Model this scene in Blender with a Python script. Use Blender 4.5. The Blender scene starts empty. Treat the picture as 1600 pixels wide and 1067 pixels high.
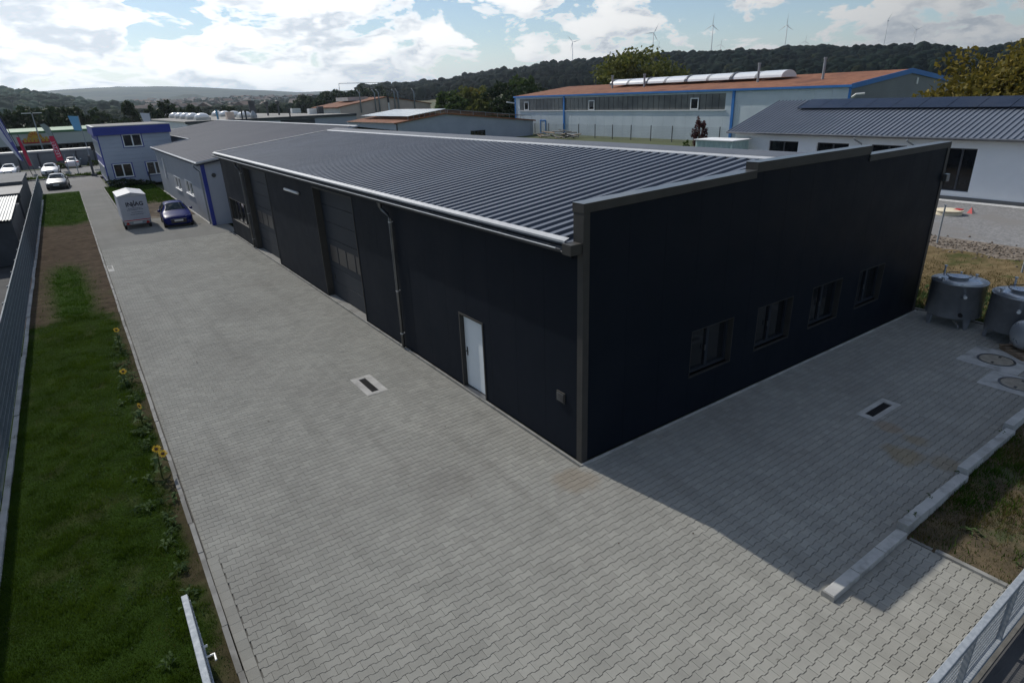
import bpy, bmesh, math, random
import numpy as np
from mathutils import Matrix, Vector
random.seed(7); rng = np.random.default_rng(11)
R_ = math.radians
S = bpy.context.scene
COL = S.collection

# ---------------------------------------------------------------- camera
CAM = np.array([-7.4028, -8.3510, 7.3489])
MR = np.array([[0.8164, -0.5765, -0.0354], [0.2427, 0.2868, 0.9267], [0.5252, 0.7643, -0.3747]])  # right, up, forward
FPX = 950.07
cd = bpy.data.cameras.new('camera'); cam = bpy.data.objects.new('camera', cd); COL.objects.link(cam)
cd.sensor_width = 36.0; cd.lens = FPX/1600*36.0; cd.clip_start = 0.1; cd.clip_end = 40000
_rt = Vector(MR[0]).normalized(); _fw = Vector(MR[2]); _fw = (_fw-_fw.dot(_rt)*_rt).normalized(); _up = _rt.cross(_fw)*-1 if _rt.cross(_fw).z < 0 else _rt.cross(_fw)
_m = Matrix.Identity(4)
for i in range(3):
    _m[i][0] = _rt[i]; _m[i][1] = _up[i]; _m[i][2] = -_fw[i]; _m[i][3] = CAM[i]
cam.matrix_world = _m; S.camera = cam
# ---------------------------------------------------------------- sky and sun
SUN_DIR = Vector((-0.95, 5.75, 5.5)).normalized()
SUN_EL = math.asin(SUN_DIR.z); SUN_AZ = math.atan2(SUN_DIR.x, SUN_DIR.y)
SKY_STRENGTH = 0.13; SUN_STRENGTH = 5.0; EXPOSURE = -0.40; CLOUD_SEED = (0.0, 0.0, 0.15)
wd = bpy.data.worlds.new('World'); S.world = wd; wd.use_nodes = True
nt = wd.node_tree; nt.nodes.clear()
def N(t, kind, **kw):
    n = t.nodes.new(kind)
    for k, v in kw.items():
        if k.startswith('i_'):
            key = k[2:]; n.inputs[int(key) if key.isdigit() else key].default_value = v
        else: setattr(n, k, v)
    return n
def L(t, a, b): t.links.new(a, b)
def math_n(t, op, a, b=None, c=None, clamp=False):
    n = t.nodes.new('ShaderNodeMath'); n.operation = op; n.use_clamp = clamp
    for i, v in enumerate((a, b, c)):
        if v is None: continue
        if isinstance(v, (int, float)): n.inputs[i].default_value = v
        else: t.links.new(v, n.inputs[i])
    return n.outputs[0]
def vmath(t, op, a, b=None):
    n = t.nodes.new('ShaderNodeVectorMath'); n.operation = op
    for i, v in enumerate((a, b)):
        if v is None: continue
        if isinstance(v, (tuple, list, Vector)): n.inputs[i].default_value = tuple(v)
        else: t.links.new(v, n.inputs[i])
    return n
def smooth(t, x, lo, hi):
    n = t.nodes.new('ShaderNodeMapRange'); n.interpolation_type = 'SMOOTHSTEP'
    n.inputs['From Min'].default_value = lo; n.inputs['From Max'].default_value = hi
    t.links.new(x, n.inputs['Value']); return n.outputs['Result']
sky = N(nt, 'ShaderNodeTexSky', sky_type='NISHITA', sun_disc=False, sun_elevation=SUN_EL, sun_rotation=SUN_AZ, altitude=250, air_density=1.0, dust_density=0.35, ozone_density=2.2)
tc = N(nt, 'ShaderNodeTexCoord'); D = vmath(nt, 'NORMALIZE', tc.outputs['Generated']).outputs[0]
sep = N(nt, 'ShaderNodeSeparateXYZ'); L(nt, D, sep.inputs[0])
zc = math_n(nt, 'MAXIMUM', sep.outputs[2], 0.0)
# cumulus: noise on the direction, squeezed upright; tops lit, bases grey
P = vmath(nt, 'ADD', vmath(nt, 'MULTIPLY', D, (1.0, 1.0, 2.3)).outputs[0], (CLOUD_SEED[0], CLOUD_SEED[1], CLOUD_SEED[2])).outputs[0]
def cloud_noise(p, sc=10.5, det=10.0, rough=0.57, dist=0.25):
    n = N(nt, 'ShaderNodeTexNoise', noise_dimensions='3D'); n.inputs['Scale'].default_value = sc; n.inputs['Detail'].default_value = det
    n.inputs['Roughness'].default_value = rough; n.inputs['Distortion'].default_value = dist; L(nt, p, n.inputs['Vector']); return n.outputs['Fac']
n1 = cloud_noise(P)
n2 = cloud_noise(vmath(nt, 'ADD', P, (SUN_DIR.x*0.03, SUN_DIR.y*0.03, 0.06)).outputs[0])
big = cloud_noise(P, 1.5, 2.0, 0.5, 0.0)
cosang = vmath(nt, 'DOT_PRODUCT', D, tuple(SUN_DIR)).outputs['Value']
prox = smooth(nt, cosang, 0.05, 1.0)
hz = math_n(nt, 'MULTIPLY', math_n(nt, 'SUBTRACT', 1.0, smooth(nt, zc, 0.0, 0.26)), 0.10)
dens = math_n(nt, 'ADD', math_n(nt, 'ADD', n1, math_n(nt, 'MULTIPLY', math_n(nt, 'SUBTRACT', big, 0.5), 0.5)), hz)
mask = smooth(nt, dens, 0.56, 0.615)
thick = smooth(nt, dens, 0.57, 0.68)
lit = smooth(nt, math_n(nt, 'SUBTRACT', n1, n2), -0.06, 0.10)
shade = math_n(nt, 'SUBTRACT', 1.0, math_n(nt, 'MULTIPLY', thick, math_n(nt, 'SUBTRACT', 1.0, lit)))
cb = math_n(nt, 'ADD', 0.66, math_n(nt, 'MULTIPLY', shade, 0.38))
cb = math_n(nt, 'MULTIPLY', cb, math_n(nt, 'ADD', 0.70, math_n(nt, 'MULTIPLY', prox, 1.2)))
ccol = N(nt, 'ShaderNodeMix', data_type='RGBA'); ccol.inputs['A'].default_value = (0.84, 0.91, 1.0, 1); ccol.inputs['B'].default_value = (1.0, 0.995, 0.98, 1); L(nt, shade, ccol.inputs['Factor'])
cl = vmath(nt, 'SCALE', ccol.outputs['Result']); L(nt, cb, cl.inputs['Scale'])
skyb = vmath(nt, 'SCALE', sky.outputs[0]); skyb.inputs['Scale'].default_value = SKY_STRENGTH
veil = math_n(nt, 'MULTIPLY', math_n(nt, 'SUBTRACT', 1.0, smooth(nt, zc, -0.01, 0.085)), 0.8)   # thin white layer near the horizon, all round
vb = vmath(nt, 'SCALE', (0.86, 0.93, 1.0)); L(nt, math_n(nt, 'ADD', 0.66, math_n(nt, 'MULTIPLY', prox, 0.95)), vb.inputs['Scale'])
vm = N(nt, 'ShaderNodeMix', data_type='RGBA'); L(nt, veil, vm.inputs['Factor']); L(nt, skyb.outputs[0], vm.inputs['A']); L(nt, vb.outputs[0], vm.inputs['B'])
mx = N(nt, 'ShaderNodeMix', data_type='RGBA'); L(nt, math_n(nt, 'MULTIPLY', mask, 0.95), mx.inputs['Factor']); L(nt, vm.outputs['Result'], mx.inputs['A']); L(nt, cl.outputs[0], mx.inputs['B'])
bg = N(nt, 'ShaderNodeBackground'); L(nt, mx.outputs['Result'], bg.inputs['Color']); bg.inputs['Strength'].default_value = 1.0
wo = N(nt, 'ShaderNodeOutputWorld'); L(nt, bg.outputs[0], wo.inputs['Surface'])
sd = bpy.data.lights.new('sun', 'SUN'); sd.energy = SUN_STRENGTH; sd.angle = R_(0.5); sd.color = (1.0, 0.95, 0.87)
sun = bpy.data.objects.new('sun', sd); COL.objects.link(sun); sun.rotation_euler = SUN_DIR.to_track_quat('Z', 'Y').to_euler(); sun.location = (-20, 100, 100)
S.view_settings.view_transform = 'Standard'; S.view_settings.look = 'None'; S.view_settings.gamma = 1.0; S.view_settings.use_curve_mapping = False; S.view_settings.exposure = EXPOSURE
try:
    S.cycles.use_denoising = True; S.cycles.max_bounces = 6; S.cycles.volume_bounces = 0; S.cycles.transparent_max_bounces = 8
    S.cycles.caustics_reflective = False; S.cycles.caustics_refractive = False
except Exception: pass

# ---------------------------------------------------------------- materials
MATS = {}
def mat(name, c1, c2=None, scale=1.0, rough=0.7, metal=0.0, bump=0.0, bscale=40.0, spec=0.5, detail=5.0, isl=0.0, trans=0.0, alpha=None, c3=None, s3=0.2, attr=None, coat=0.0, emit=0.0, rvar=0.0, lo=0.38, hi=0.62, wave=None):
    m = bpy.data.materials.new(name); m.use_nodes = True; t = m.node_tree; b = t.nodes['Principled BSDF']
    geo = N(t, 'ShaderNodeNewGeometry'); col = None
    def rgb(c):
        n = N(t, 'ShaderNodeRGB'); n.outputs[0].default_value = (*c, 1); return n.outputs[0]
    def mixc(f, a, bb):
        n = N(t, 'ShaderNodeMix', data_type='RGBA'); L(t, f, n.inputs['Factor']); L(t, a, n.inputs['A']); L(t, bb, n.inputs['B']); return n.outputs['Result']
    def noise(sc, det=detail, rg=0.6):
        n = N(t, 'ShaderNodeTexNoise'); n.inputs['Scale'].default_value = sc; n.inputs['Detail'].default_value = det; n.inputs['Roughness'].default_value = rg; L(t, geo.outputs['Position'], n.inputs['Vector']); return n.outputs['Fac']
    if attr:
        a = N(t, 'ShaderNodeAttribute', attribute_name=attr); col = a.outputs['Color']
        if c2:
            f = noise(scale); k = N(t, 'ShaderNodeMapRange'); L(t, f, k.inputs['Value']); k.inputs['From Min'].default_value = 0.3; k.inputs['From Max'].default_value = 0.7; k.inputs['To Min'].default_value = 0.6; k.inputs['To Max'].default_value = 1.35
            v = vmath(t, 'SCALE', col); L(t, k.outputs[0], v.inputs['Scale']); col = v.outputs[0]
    else:
        col = rgb(c1)
        if c2: col = mixc(smooth(t, noise(scale), lo, hi), col, rgb(c2))
        if c3: col = mixc(smooth(t, noise(s3, 4.0), 0.5, 0.66), col, rgb(c3))
    if isl:
        oi = N(t, 'ShaderNodeObjectInfo')
        r = math_n(t, 'FRACT', math_n(t, 'ADD', geo.outputs['Random Per Island'], oi.outputs['Random']))
        k = N(t, 'ShaderNodeMapRange'); L(t, r, k.inputs['Value']); k.inputs['To Min'].default_value = 1-isl; k.inputs['To Max'].default_value = 1+isl
        v = vmath(t, 'SCALE', col); L(t, k.outputs[0], v.inputs['Scale']); col = v.outputs[0]
    L(t, col, b.inputs['Base Color'])
    if rough >= 0.8 and 'Diffuse Roughness' in b.inputs: b.inputs['Diffuse Roughness'].default_value = 0.55
    b.inputs['Roughness'].default_value = rough; b.inputs['Metallic'].default_value = metal; b.inputs['Specular IOR Level'].default_value = spec
    if rvar:
        k = N(t, 'ShaderNodeMapRange'); L(t, noise(scale*1.7), k.inputs['Value']); k.inputs['From Min'].default_value = 0.3; k.inputs['From Max'].default_value = 0.7; k.inputs['To Min'].default_value = max(0.02, rough-rvar); k.inputs['To Max'].default_value = min(1, rough+rvar); L(t, k.outputs[0], b.inputs['Roughness'])
    if coat: b.inputs['Coat Weight'].default_value = coat; b.inputs['Coat Roughness'].default_value = 0.04
    if alpha is not None: b.inputs['Alpha'].default_value = alpha
    if trans: b.inputs['Transmission Weight'].default_value = trans
    if bump:
        bn = N(t, 'ShaderNodeBump'); bn.inputs['Strength'].default_value = bump; bn.inputs['Distance'].default_value = 0.02
        if wave:
            w = N(t, 'ShaderNodeTexWave', wave_type='BANDS', bands_direction=wave[0]); w.inputs['Scale'].default_value = wave[1]; w.inputs['Distortion'].default_value = 0; L(t, geo.outputs['Position'], w.inputs['Vector']); L(t, w.outputs['Fac'], bn.inputs['Height'])
        else: L(t, noise(bscale, 6.0), bn.inputs['Height'])
        L(t, bn.outputs[0], b.inputs['Normal'])
    MATS[name] = m; return m
def leafmat(name, c1, c2, isl=0.3, tr=0.35, spec=0.2):
    m = bpy.data.materials.new(name); m.use_nodes = True; t = m.node_tree; b = t.nodes['Principled BSDF']; out = t.nodes['Material Output']
    geo = N(t, 'ShaderNodeNewGeometry'); oi = N(t, 'ShaderNodeObjectInfo')
    nz = N(t, 'ShaderNodeTexNoise'); nz.inputs['Scale'].default_value = 0.8; L(t, geo.outputs['Position'], nz.inputs['Vector'])
    f = math_n(t, 'ADD', math_n(t, 'MULTIPLY', geo.outputs['Random Per Island'], 0.55), math_n(t, 'MULTIPLY', smooth(t, nz.outputs['Fac'], 0.3, 0.7), 0.45))
    mx = N(t, 'ShaderNodeMix', data_type='RGBA'); mx.inputs['A'].default_value = (*c1, 1); mx.inputs['B'].default_value = (*c2, 1); L(t, f, mx.inputs['Factor'])
    L(t, mx.outputs['Result'], b.inputs['Base Color']); b.inputs['Roughness'].default_value = 0.7; b.inputs['Specular IOR Level'].default_value = spec
    tl = N(t, 'ShaderNodeBsdfTranslucent'); L(t, mx.outputs['Result'], tl.inputs['Color'])
    ms = N(t, 'ShaderNodeMixShader'); ms.inputs[0].default_value = tr; L(t, b.outputs[0], ms.inputs[1]); L(t, tl.outputs[0], ms.inputs[2]); L(t, ms.outputs[0], out.inputs['Surface'])
    MATS[name] = m; return m

mat('paver', (0.298, 0.294, 0.265), (0.334, 0.329, 0.296), 0.7, 0.92, spec=0.12, bump=0.25, bscale=180, isl=0.075, c3=(0.288, 0.282, 0.254), s3=0.35)
mat('joint_sand', (0.105, 0.102, 0.092), (0.14, 0.135, 0.122), 6, 0.95)
def stain_pavers(m):
    t = m.node_tree; b = t.nodes['Principled BSDF']; src = b.inputs['Base Color'].links[0].from_socket; geo = N(t, 'ShaderNodeNewGeometry'); pos = geo.outputs['Position']
    nz = N(t, 'ShaderNodeTexNoise'); nz.inputs['Scale'].default_value = 2.2; nz.inputs['Detail'].default_value = 5; L(t, pos, nz.inputs['Vector']); col = src
    def mixin(col, f, c):
        mxx = N(t, 'ShaderNodeMix', data_type='RGBA'); L(t, f, mxx.inputs['Factor']); L(t, col, mxx.inputs['A']); mxx.inputs['B'].default_value = (*c, 1); return mxx.outputs['Result']
    for x, y, r, c, k in ((5.55, -3.95, 0.42, (0.30, 0.22, 0.10), 0.5), (6.45, -3.25, 0.30, (0.30, 0.21, 0.13), 0.5), (6.35, -3.85, 0.28, (0.29, 0.22, 0.12), 0.5), (5.9, -4.6, 0.35, (0.28, 0.21, 0.11), 0.4), (-0.5, -0.35, 0.5, (0.25, 0.20, 0.14), 0.5), (-2.6, 1.2, 0.6, (0.17, 0.16, 0.145), 0.22), (-4.6, 12.0, 1.3, (0.20, 0.195, 0.175), 0.25), (-3.2, 16.0, 1.6, (0.20, 0.195, 0.175), 0.2)):
        d = vmath(t, 'DISTANCE', vmath(t, 'MULTIPLY', pos, (1, 1, 0)).outputs[0], (x, y, 0)).outputs['Value']; e = math_n(t, 'ADD', math_n(t, 'DIVIDE', d, r), math_n(t, 'MULTIPLY', math_n(t, 'SUBTRACT', nz.outputs['Fac'], 0.5), 1.3))
        col = mixin(col, math_n(t, 'MULTIPLY', math_n(t, 'SUBTRACT', 1.0, smooth(t, e, 0.5, 1.15)), k), c)
    tn = N(t, 'ShaderNodeTexNoise'); tn.inputs['Scale'].default_value = 1.0; tn.inputs['Detail'].default_value = 4; L(t, vmath(t, 'MULTIPLY', pos, (1.5, 0.10, 0)).outputs[0], tn.inputs['Vector'])   # long faint wheel tracks
    col = mixin(col, math_n(t, 'MULTIPLY', smooth(t, tn.outputs['Fac'], 0.52, 0.68), 0.22), (0.185, 0.18, 0.16))
    sp = N(t, 'ShaderNodeTexNoise'); sp.inputs['Scale'].default_value = 9.0; sp.inputs['Detail'].default_value = 3; L(t, pos, sp.inputs['Vector'])                                                   # small dark spots
    col = mixin(col, math_n(t, 'MULTIPLY', smooth(t, sp.outputs['Fac'], 0.70, 0.76), 0.5), (0.10, 0.095, 0.085)); L(t, col, b.inputs['Base Color'])
mat('far_paving', (0.232, 0.229, 0.209), (0.262, 0.257, 0.235), 0.5, 0.92, spec=0.12, bump=0.3, bscale=7, c3=(0.232, 0.227, 0.207), s3=0.2)
stain_pavers(MATS['paver']); stain_pavers(MATS['far_paving'])
mat('edging', (0.225, 0.222, 0.205), (0.29, 0.285, 0.265), 3.0, 0.85, bump=0.2, bscale=120, c3=(0.17, 0.165, 0.15), s3=1.2, isl=0.06)
mat('concrete', (0.40, 0.39, 0.365), (0.50, 0.49, 0.46), 2.2, 0.85, bump=0.2, bscale=90, c3=(0.29, 0.28, 0.26), s3=0.9)
mat('kerb_concrete', (0.40, 0.40, 0.385), (0.48, 0.48, 0.46), 2.5, 0.9, spec=0.2, bump=0.3, bscale=90, c3=(0.30, 0.30, 0.28), s3=1.6)
mat('asphalt', (0.048, 0.049, 0.052), (0.075, 0.075, 0.077), 1.3, 0.8, bump=0.3, bscale=60, c3=(0.10, 0.10, 0.10), s3=0.15)
mat('asphalt_pale', (0.12, 0.12, 0.118), (0.16, 0.16, 0.155), 0.8, 0.85, bump=0.2, bscale=60)
mat('anthracite', (0.008, 0.0115, 0.018), (0.0095, 0.013, 0.020), 0.6, 0.5, spec=0.07, rvar=0.06)
mat('anthracite_core', (0.010, 0.011, 0.013), None, 1, 0.7)
mat('roof_steel', (0.100, 0.116, 0.148), (0.112, 0.129, 0.162), 0.5, 0.52, spec=0.30, rvar=0.06, isl=0.04)
mat('trim', (0.045, 0.044, 0.042), (0.054, 0.052, 0.049), 1.5, 0.5, spec=0.2)
mat('hall_roof_pale', (0.10, 0.112, 0.135), (0.115, 0.128, 0.15), 0.4, 0.6, spec=0.2)
mat('flashing', (0.39, 0.40, 0.41), (0.45, 0.46, 0.47), 2, 0.4, metal=0.0)
mat('pale_roof', (0.125, 0.145, 0.18), (0.14, 0.16, 0.195), 0.5, 0.4, spec=0.5, rvar=0.05)
mat('gutter_metal', (0.13, 0.135, 0.145), (0.17, 0.175, 0.18), 2, 0.32, metal=0.7)
mat('door_panel', (0.026, 0.031, 0.040), (0.030, 0.035, 0.044), 0.8, 0.5, spec=0.15)
mat('white_door', (0.62, 0.66, 0.68), (0.66, 0.70, 0.72), 1.0, 0.5)
mat('black_plastic', (0.012, 0.012, 0.013), None, 1, 0.45)
mat('glass_dark', (0.010, 0.012, 0.014), (0.016, 0.018, 0.021), 0.8, 0.06, spec=0.5)
mat('glass_brown', (0.070, 0.062, 0.058), (0.085, 0.076, 0.070), 1.5, 0.3, spec=0.25)
mat('lamp_white', (0.72, 0.72, 0.70), None, 1, 0.4)
mat('white_paint', (0.70, 0.71, 0.71), (0.76, 0.77, 0.77), 0.7, 0.6)
mat('white_render', (0.78, 0.80, 0.82), (0.82, 0.84, 0.86), 0.5, 0.85, bump=0.08, bscale=60)
mat('window_white', (0.74, 0.75, 0.76), None, 1, 0.45)
mat('galvanised', (0.26, 0.29, 0.32), (0.33, 0.36, 0.39), 14, 0.75, metal=0.25, rvar=0.08)
mat('fence_steel', (0.12, 0.15, 0.18), (0.15, 0.18, 0.21), 5, 0.45, metal=0.3)
mat('stainless', (0.50, 0.53, 0.57), (0.58, 0.61, 0.65), 1.6, 0.32, metal=0.5, rvar=0.1)
mat('stainless_dull', (0.44, 0.46, 0.50), (0.54, 0.56, 0.60), 2.0, 0.26, metal=0.55)
mat('office_siding', (0.40, 0.44, 0.53), (0.44, 0.48, 0.57), 0.4, 0.6)
mat('office_blue', (0.018, 0.035, 0.26), (0.025, 0.045, 0.30), 0.5, 0.45)
mat('hall_grey', (0.235, 0.255, 0.295), (0.26, 0.28, 0.32), 0.4, 0.55)
mat('hall_pale', (0.36, 0.39, 0.46), (0.40, 0.43, 0.50), 0.4, 0.55)
mat('hall_roof', (0.030, 0.037, 0.058), (0.037, 0.044, 0.066), 0.25, 0.65, spec=0.12)
mat('bitumen', (0.31, 0.29, 0.26), (0.38, 0.36, 0.32), 0.12, 0.9)
mat('dome_acrylic', (0.70, 0.72, 0.74), None, 1, 0.2, spec=0.6)
mat('terracotta', (0.25, 0.105, 0.055), (0.33, 0.145, 0.08), 1.3, 0.85, spec=0.2, bump=0.3, bscale=3, c3=(0.19, 0.08, 0.05), s3=0.3)
mat('beige_wall', (0.60, 0.50, 0.44), (0.65, 0.55, 0.48), 0.3, 0.85)
mat('cream_wall', (0.74, 0.71, 0.63), (0.78, 0.75, 0.67), 0.3, 0.85)
mat('blue_hall_wall', (0.50, 0.56, 0.60), (0.56, 0.62, 0.66), 0.3, 0.65)
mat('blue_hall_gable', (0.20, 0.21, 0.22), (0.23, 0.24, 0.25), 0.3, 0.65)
mat('blue_trim', (0.02, 0.16, 0.48), (0.03, 0.19, 0.52), 0.6, 0.5)
mat('strip_glazing', (0.075, 0.082, 0.085), (0.15, 0.155, 0.15), 0.25, 0.35, spec=0.5)
mat('solar_cell', (0.010, 0.012, 0.022), (0.014, 0.017, 0.030), 1.0, 0.16, spec=0.25)
mat('solar_pale', (0.30, 0.33, 0.36), (0.40, 0.43, 0.45), 0.4, 0.2, metal=0.4)
mat('tin_roof', (0.38, 0.39, 0.38), (0.46, 0.47, 0.46), 0.8, 0.5, metal=0.2)
mat('shed_dark', (0.035, 0.040, 0.048), (0.06, 0.065, 0.075), 0.8, 0.6)
mat('shed_felt', (0.10, 0.105, 0.11), (0.14, 0.145, 0.15), 0.5, 0.8)
mat('banner_red', (0.45, 0.012, 0.05), (0.50, 0.02, 0.07), 1, 0.7)
mat('banner_white', (0.60, 0.61, 0.66), None, 1, 0.7)
mat('banner_purple', (0.10, 0.10, 0.34), None, 1, 0.7)
mat('banner_teal', (0.24, 0.30, 0.28), None, 1, 0.7)
mat('sky_blue_cloth', (0.14, 0.38, 0.60), None, 1, 0.7)
mat('green_fascia', (0.05, 0.16, 0.07), None, 1, 0.6)
mat('grey_fascia', (0.42, 0.45, 0.44), None, 1, 0.6)
mat('sign_yellow', (0.50, 0.29, 0.02), None, 1, 0.5)
mat('sign_red', (0.45, 0.02, 0.02), None, 1, 0.5)
mat('noise_wall', (0.17, 0.185, 0.20), (0.21, 0.225, 0.24), 0.5, 0.8)
mat('tyre', (0.012, 0.012, 0.012), None, 1, 0.85)
mat('rim', (0.30, 0.31, 0.32), None, 1, 0.3, metal=0.9)
mat('car_blue', (0.003, 0.009, 0.10), None, 1, 0.35, spec=0.08, coat=0.06)
mat('car_white', (0.66, 0.67, 0.68), None, 1, 0.35, coat=0.8)
mat('car_silver', (0.05, 0.052, 0.056), None, 1, 0.35, metal=0.2, coat=0.8)
mat('car_black', (0.020, 0.021, 0.024), None, 1, 0.3, metal=0.3, coat=1.0)
mat('car_glass', (0.010, 0.018, 0.024), None, 1, 0.05, spec=0.22)
mat('head_lamp', (0.42, 0.44, 0.46), None, 1, 0.12, spec=0.8)
mat('tail_red', (0.42, 0.01, 0.012), None, 1, 0.25)
mat('plate_white', (0.62, 0.62, 0.60), None, 1, 0.5)
mat('ink', (0.012, 0.012, 0.03), None, 1, 0.6)
mat('trailer_grey', (0.36, 0.38, 0.43), (0.40, 0.42, 0.47), 1.2, 0.6)
mat('trailer_roof', (0.40, 0.41, 0.42), (0.34, 0.35, 0.37), 1.2, 0.5)
mat('lawn', (0, 0, 0), (1, 1, 1), 2.5, 0.95, attr='tone', bump=0.6, bscale=30, spec=0.03)
mat('bank_soil', (0.135, 0.100, 0.050), (0.20, 0.150, 0.080), 2.2, 0.95, spec=0.1, bump=1.0, bscale=9, c3=(0.075, 0.080, 0.028), s3=0.8)
mat('verge_soil', (0.075, 0.055, 0.038), (0.13, 0.10, 0.07), 1.2, 0.95, spec=0.1, bump=0.8, bscale=9, c3=(0.20, 0.17, 0.13), s3=0.7)
mat('rubble', (0.125, 0.10, 0.075), (0.24, 0.20, 0.16), 5, 0.95, bump=1.0, bscale=10)
mat('gravel', (0.17, 0.17, 0.17), (0.27, 0.265, 0.26), 9, 0.95, bump=1.0, bscale=25, c3=(0.21, 0.20, 0.19), s3=0.4)
mat('gravel_pale', (0.45, 0.45, 0.44), (0.58, 0.58, 0.57), 9, 0.95, bump=1.0, bscale=25)
mat('dry_ground', (0.055, 0.042, 0.022), (0.115, 0.085, 0.046), 2.0, 0.95, bump=0.8, bscale=25, c3=(0.055, 0.065, 0.025), s3=0.9)
mat('terrain', (0.050, 0.075, 0.022), (0.085, 0.10, 0.035), 0.03, 0.95, c3=(0.14, 0.125, 0.055), s3=0.006)
mat('yard_dark', (0.035, 0.036, 0.038), (0.055, 0.055, 0.055), 0.7, 0.9)
mat('forest', (0, 0, 0), (1, 1, 1), 0.22, 0.95, attr='tone', spec=0.05)
mat('far_forest', (0.012, 0.022, 0.014), (0.034, 0.050, 0.026), 0.012, 0.95, spec=0.05, c3=(0.085, 0.085, 0.042), s3=0.0016, detail=8)
mat('bark', (0.07, 0.055, 0.042), (0.11, 0.09, 0.07), 6, 0.9)
mat('turbine', (0.60, 0.61, 0.62), None, 1, 0.5)
mat('wood', (0.20, 0.14, 0.09), (0.30, 0.22, 0.15), 3, 0.8)
mat('manhole', (0.27, 0.24, 0.19), (0.33, 0.30, 0.24), 6, 0.8, bump=0.3, bscale=60)
mat('cover_yellow', (0.66, 0.58, 0.42), (0.72, 0.64, 0.48), 3, 0.6)
mat('container_green', (0.30, 0.42, 0.40), (0.34, 0.46, 0.44), 1, 0.6)
mat('house_wall', (0.60, 0.58, 0.54), None, 1, 0.85, isl=0.15)
mat('house_roof', (0.16, 0.09, 0.07), (0.10, 0.09, 0.09), 0.02, 0.85)
mat('petal', (0.80, 0.46, 0.015), (0.88, 0.55, 0.03), 20, 0.6)
mat('flower_disc', (0.09, 0.04, 0.015), None, 1, 0.9)
leafmat('leaf_green', (0.030, 0.060, 0.012), (0.085, 0.125, 0.032))
leafmat('leaf_dark', (0.014, 0.028, 0.010), (0.040, 0.062, 0.022), tr=0.25)
leafmat('leaf_autumn', (0.075, 0.072, 0.012), (0.23, 0.175, 0.030))
leafmat('leaf_olive', (0.060, 0.080, 0.016), (0.15, 0.155, 0.035))
leafmat('leaf_purple', (0.045, 0.018, 0.020), (0.10, 0.04, 0.04))
leafmat('grass_green', (0.022, 0.050, 0.003), (0.088, 0.140, 0.014), tr=0.25, spec=0.02)
leafmat('grass_fresh', (0.022, 0.060, 0.005), (0.072, 0.130, 0.015), tr=0.25, spec=0.06)
leafmat('grass_dry', (0.040, 0.044, 0.010), (0.15, 0.115, 0.045), tr=0.25, spec=0.05)
leafmat('weed_leaf', (0.034, 0.066, 0.018), (0.105, 0.15, 0.062), tr=0.3, spec=0.1)

# ---------------------------------------------------------------- object helpers
def root_of(o):
    while o.parent is not None: o = o.parent
    return o
def to_local(V, parent):
    if parent is None: return V
    r = root_of(parent); V = V-np.array(r.location); a = -r.rotation_euler.z
    if abs(a) > 1e-9:
        c, s = math.cos(a), math.sin(a); V = np.stack([V[:, 0]*c-V[:, 1]*s, V[:, 0]*s+V[:, 1]*c, V[:, 2]], 1)
    return V
def tag(o, label=None, cat=None, group=None, kind=None):
    if label: o['label'] = label
    if cat: o['category'] = cat
    if group: o['group'] = group
    if kind: o['kind'] = kind
    return o
def thing(name, loc, label, cat, rz=0.0, group=None):
    o = bpy.data.objects.new(name, None); COL.objects.link(o); o.location = loc; o.rotation_euler = (0, 0, rz); o.empty_display_size = 0.3
    return tag(o, label, cat, group)
def link(name, me, m=None, parent=None, loc=None):
    o = bpy.data.objects.new(name, me); COL.objects.link(o)
    if m and not me.materials: me.materials.append(MATS[m])
    if parent is not None: o.parent = parent
    if loc is not None: o.location = loc
    return o
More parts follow.
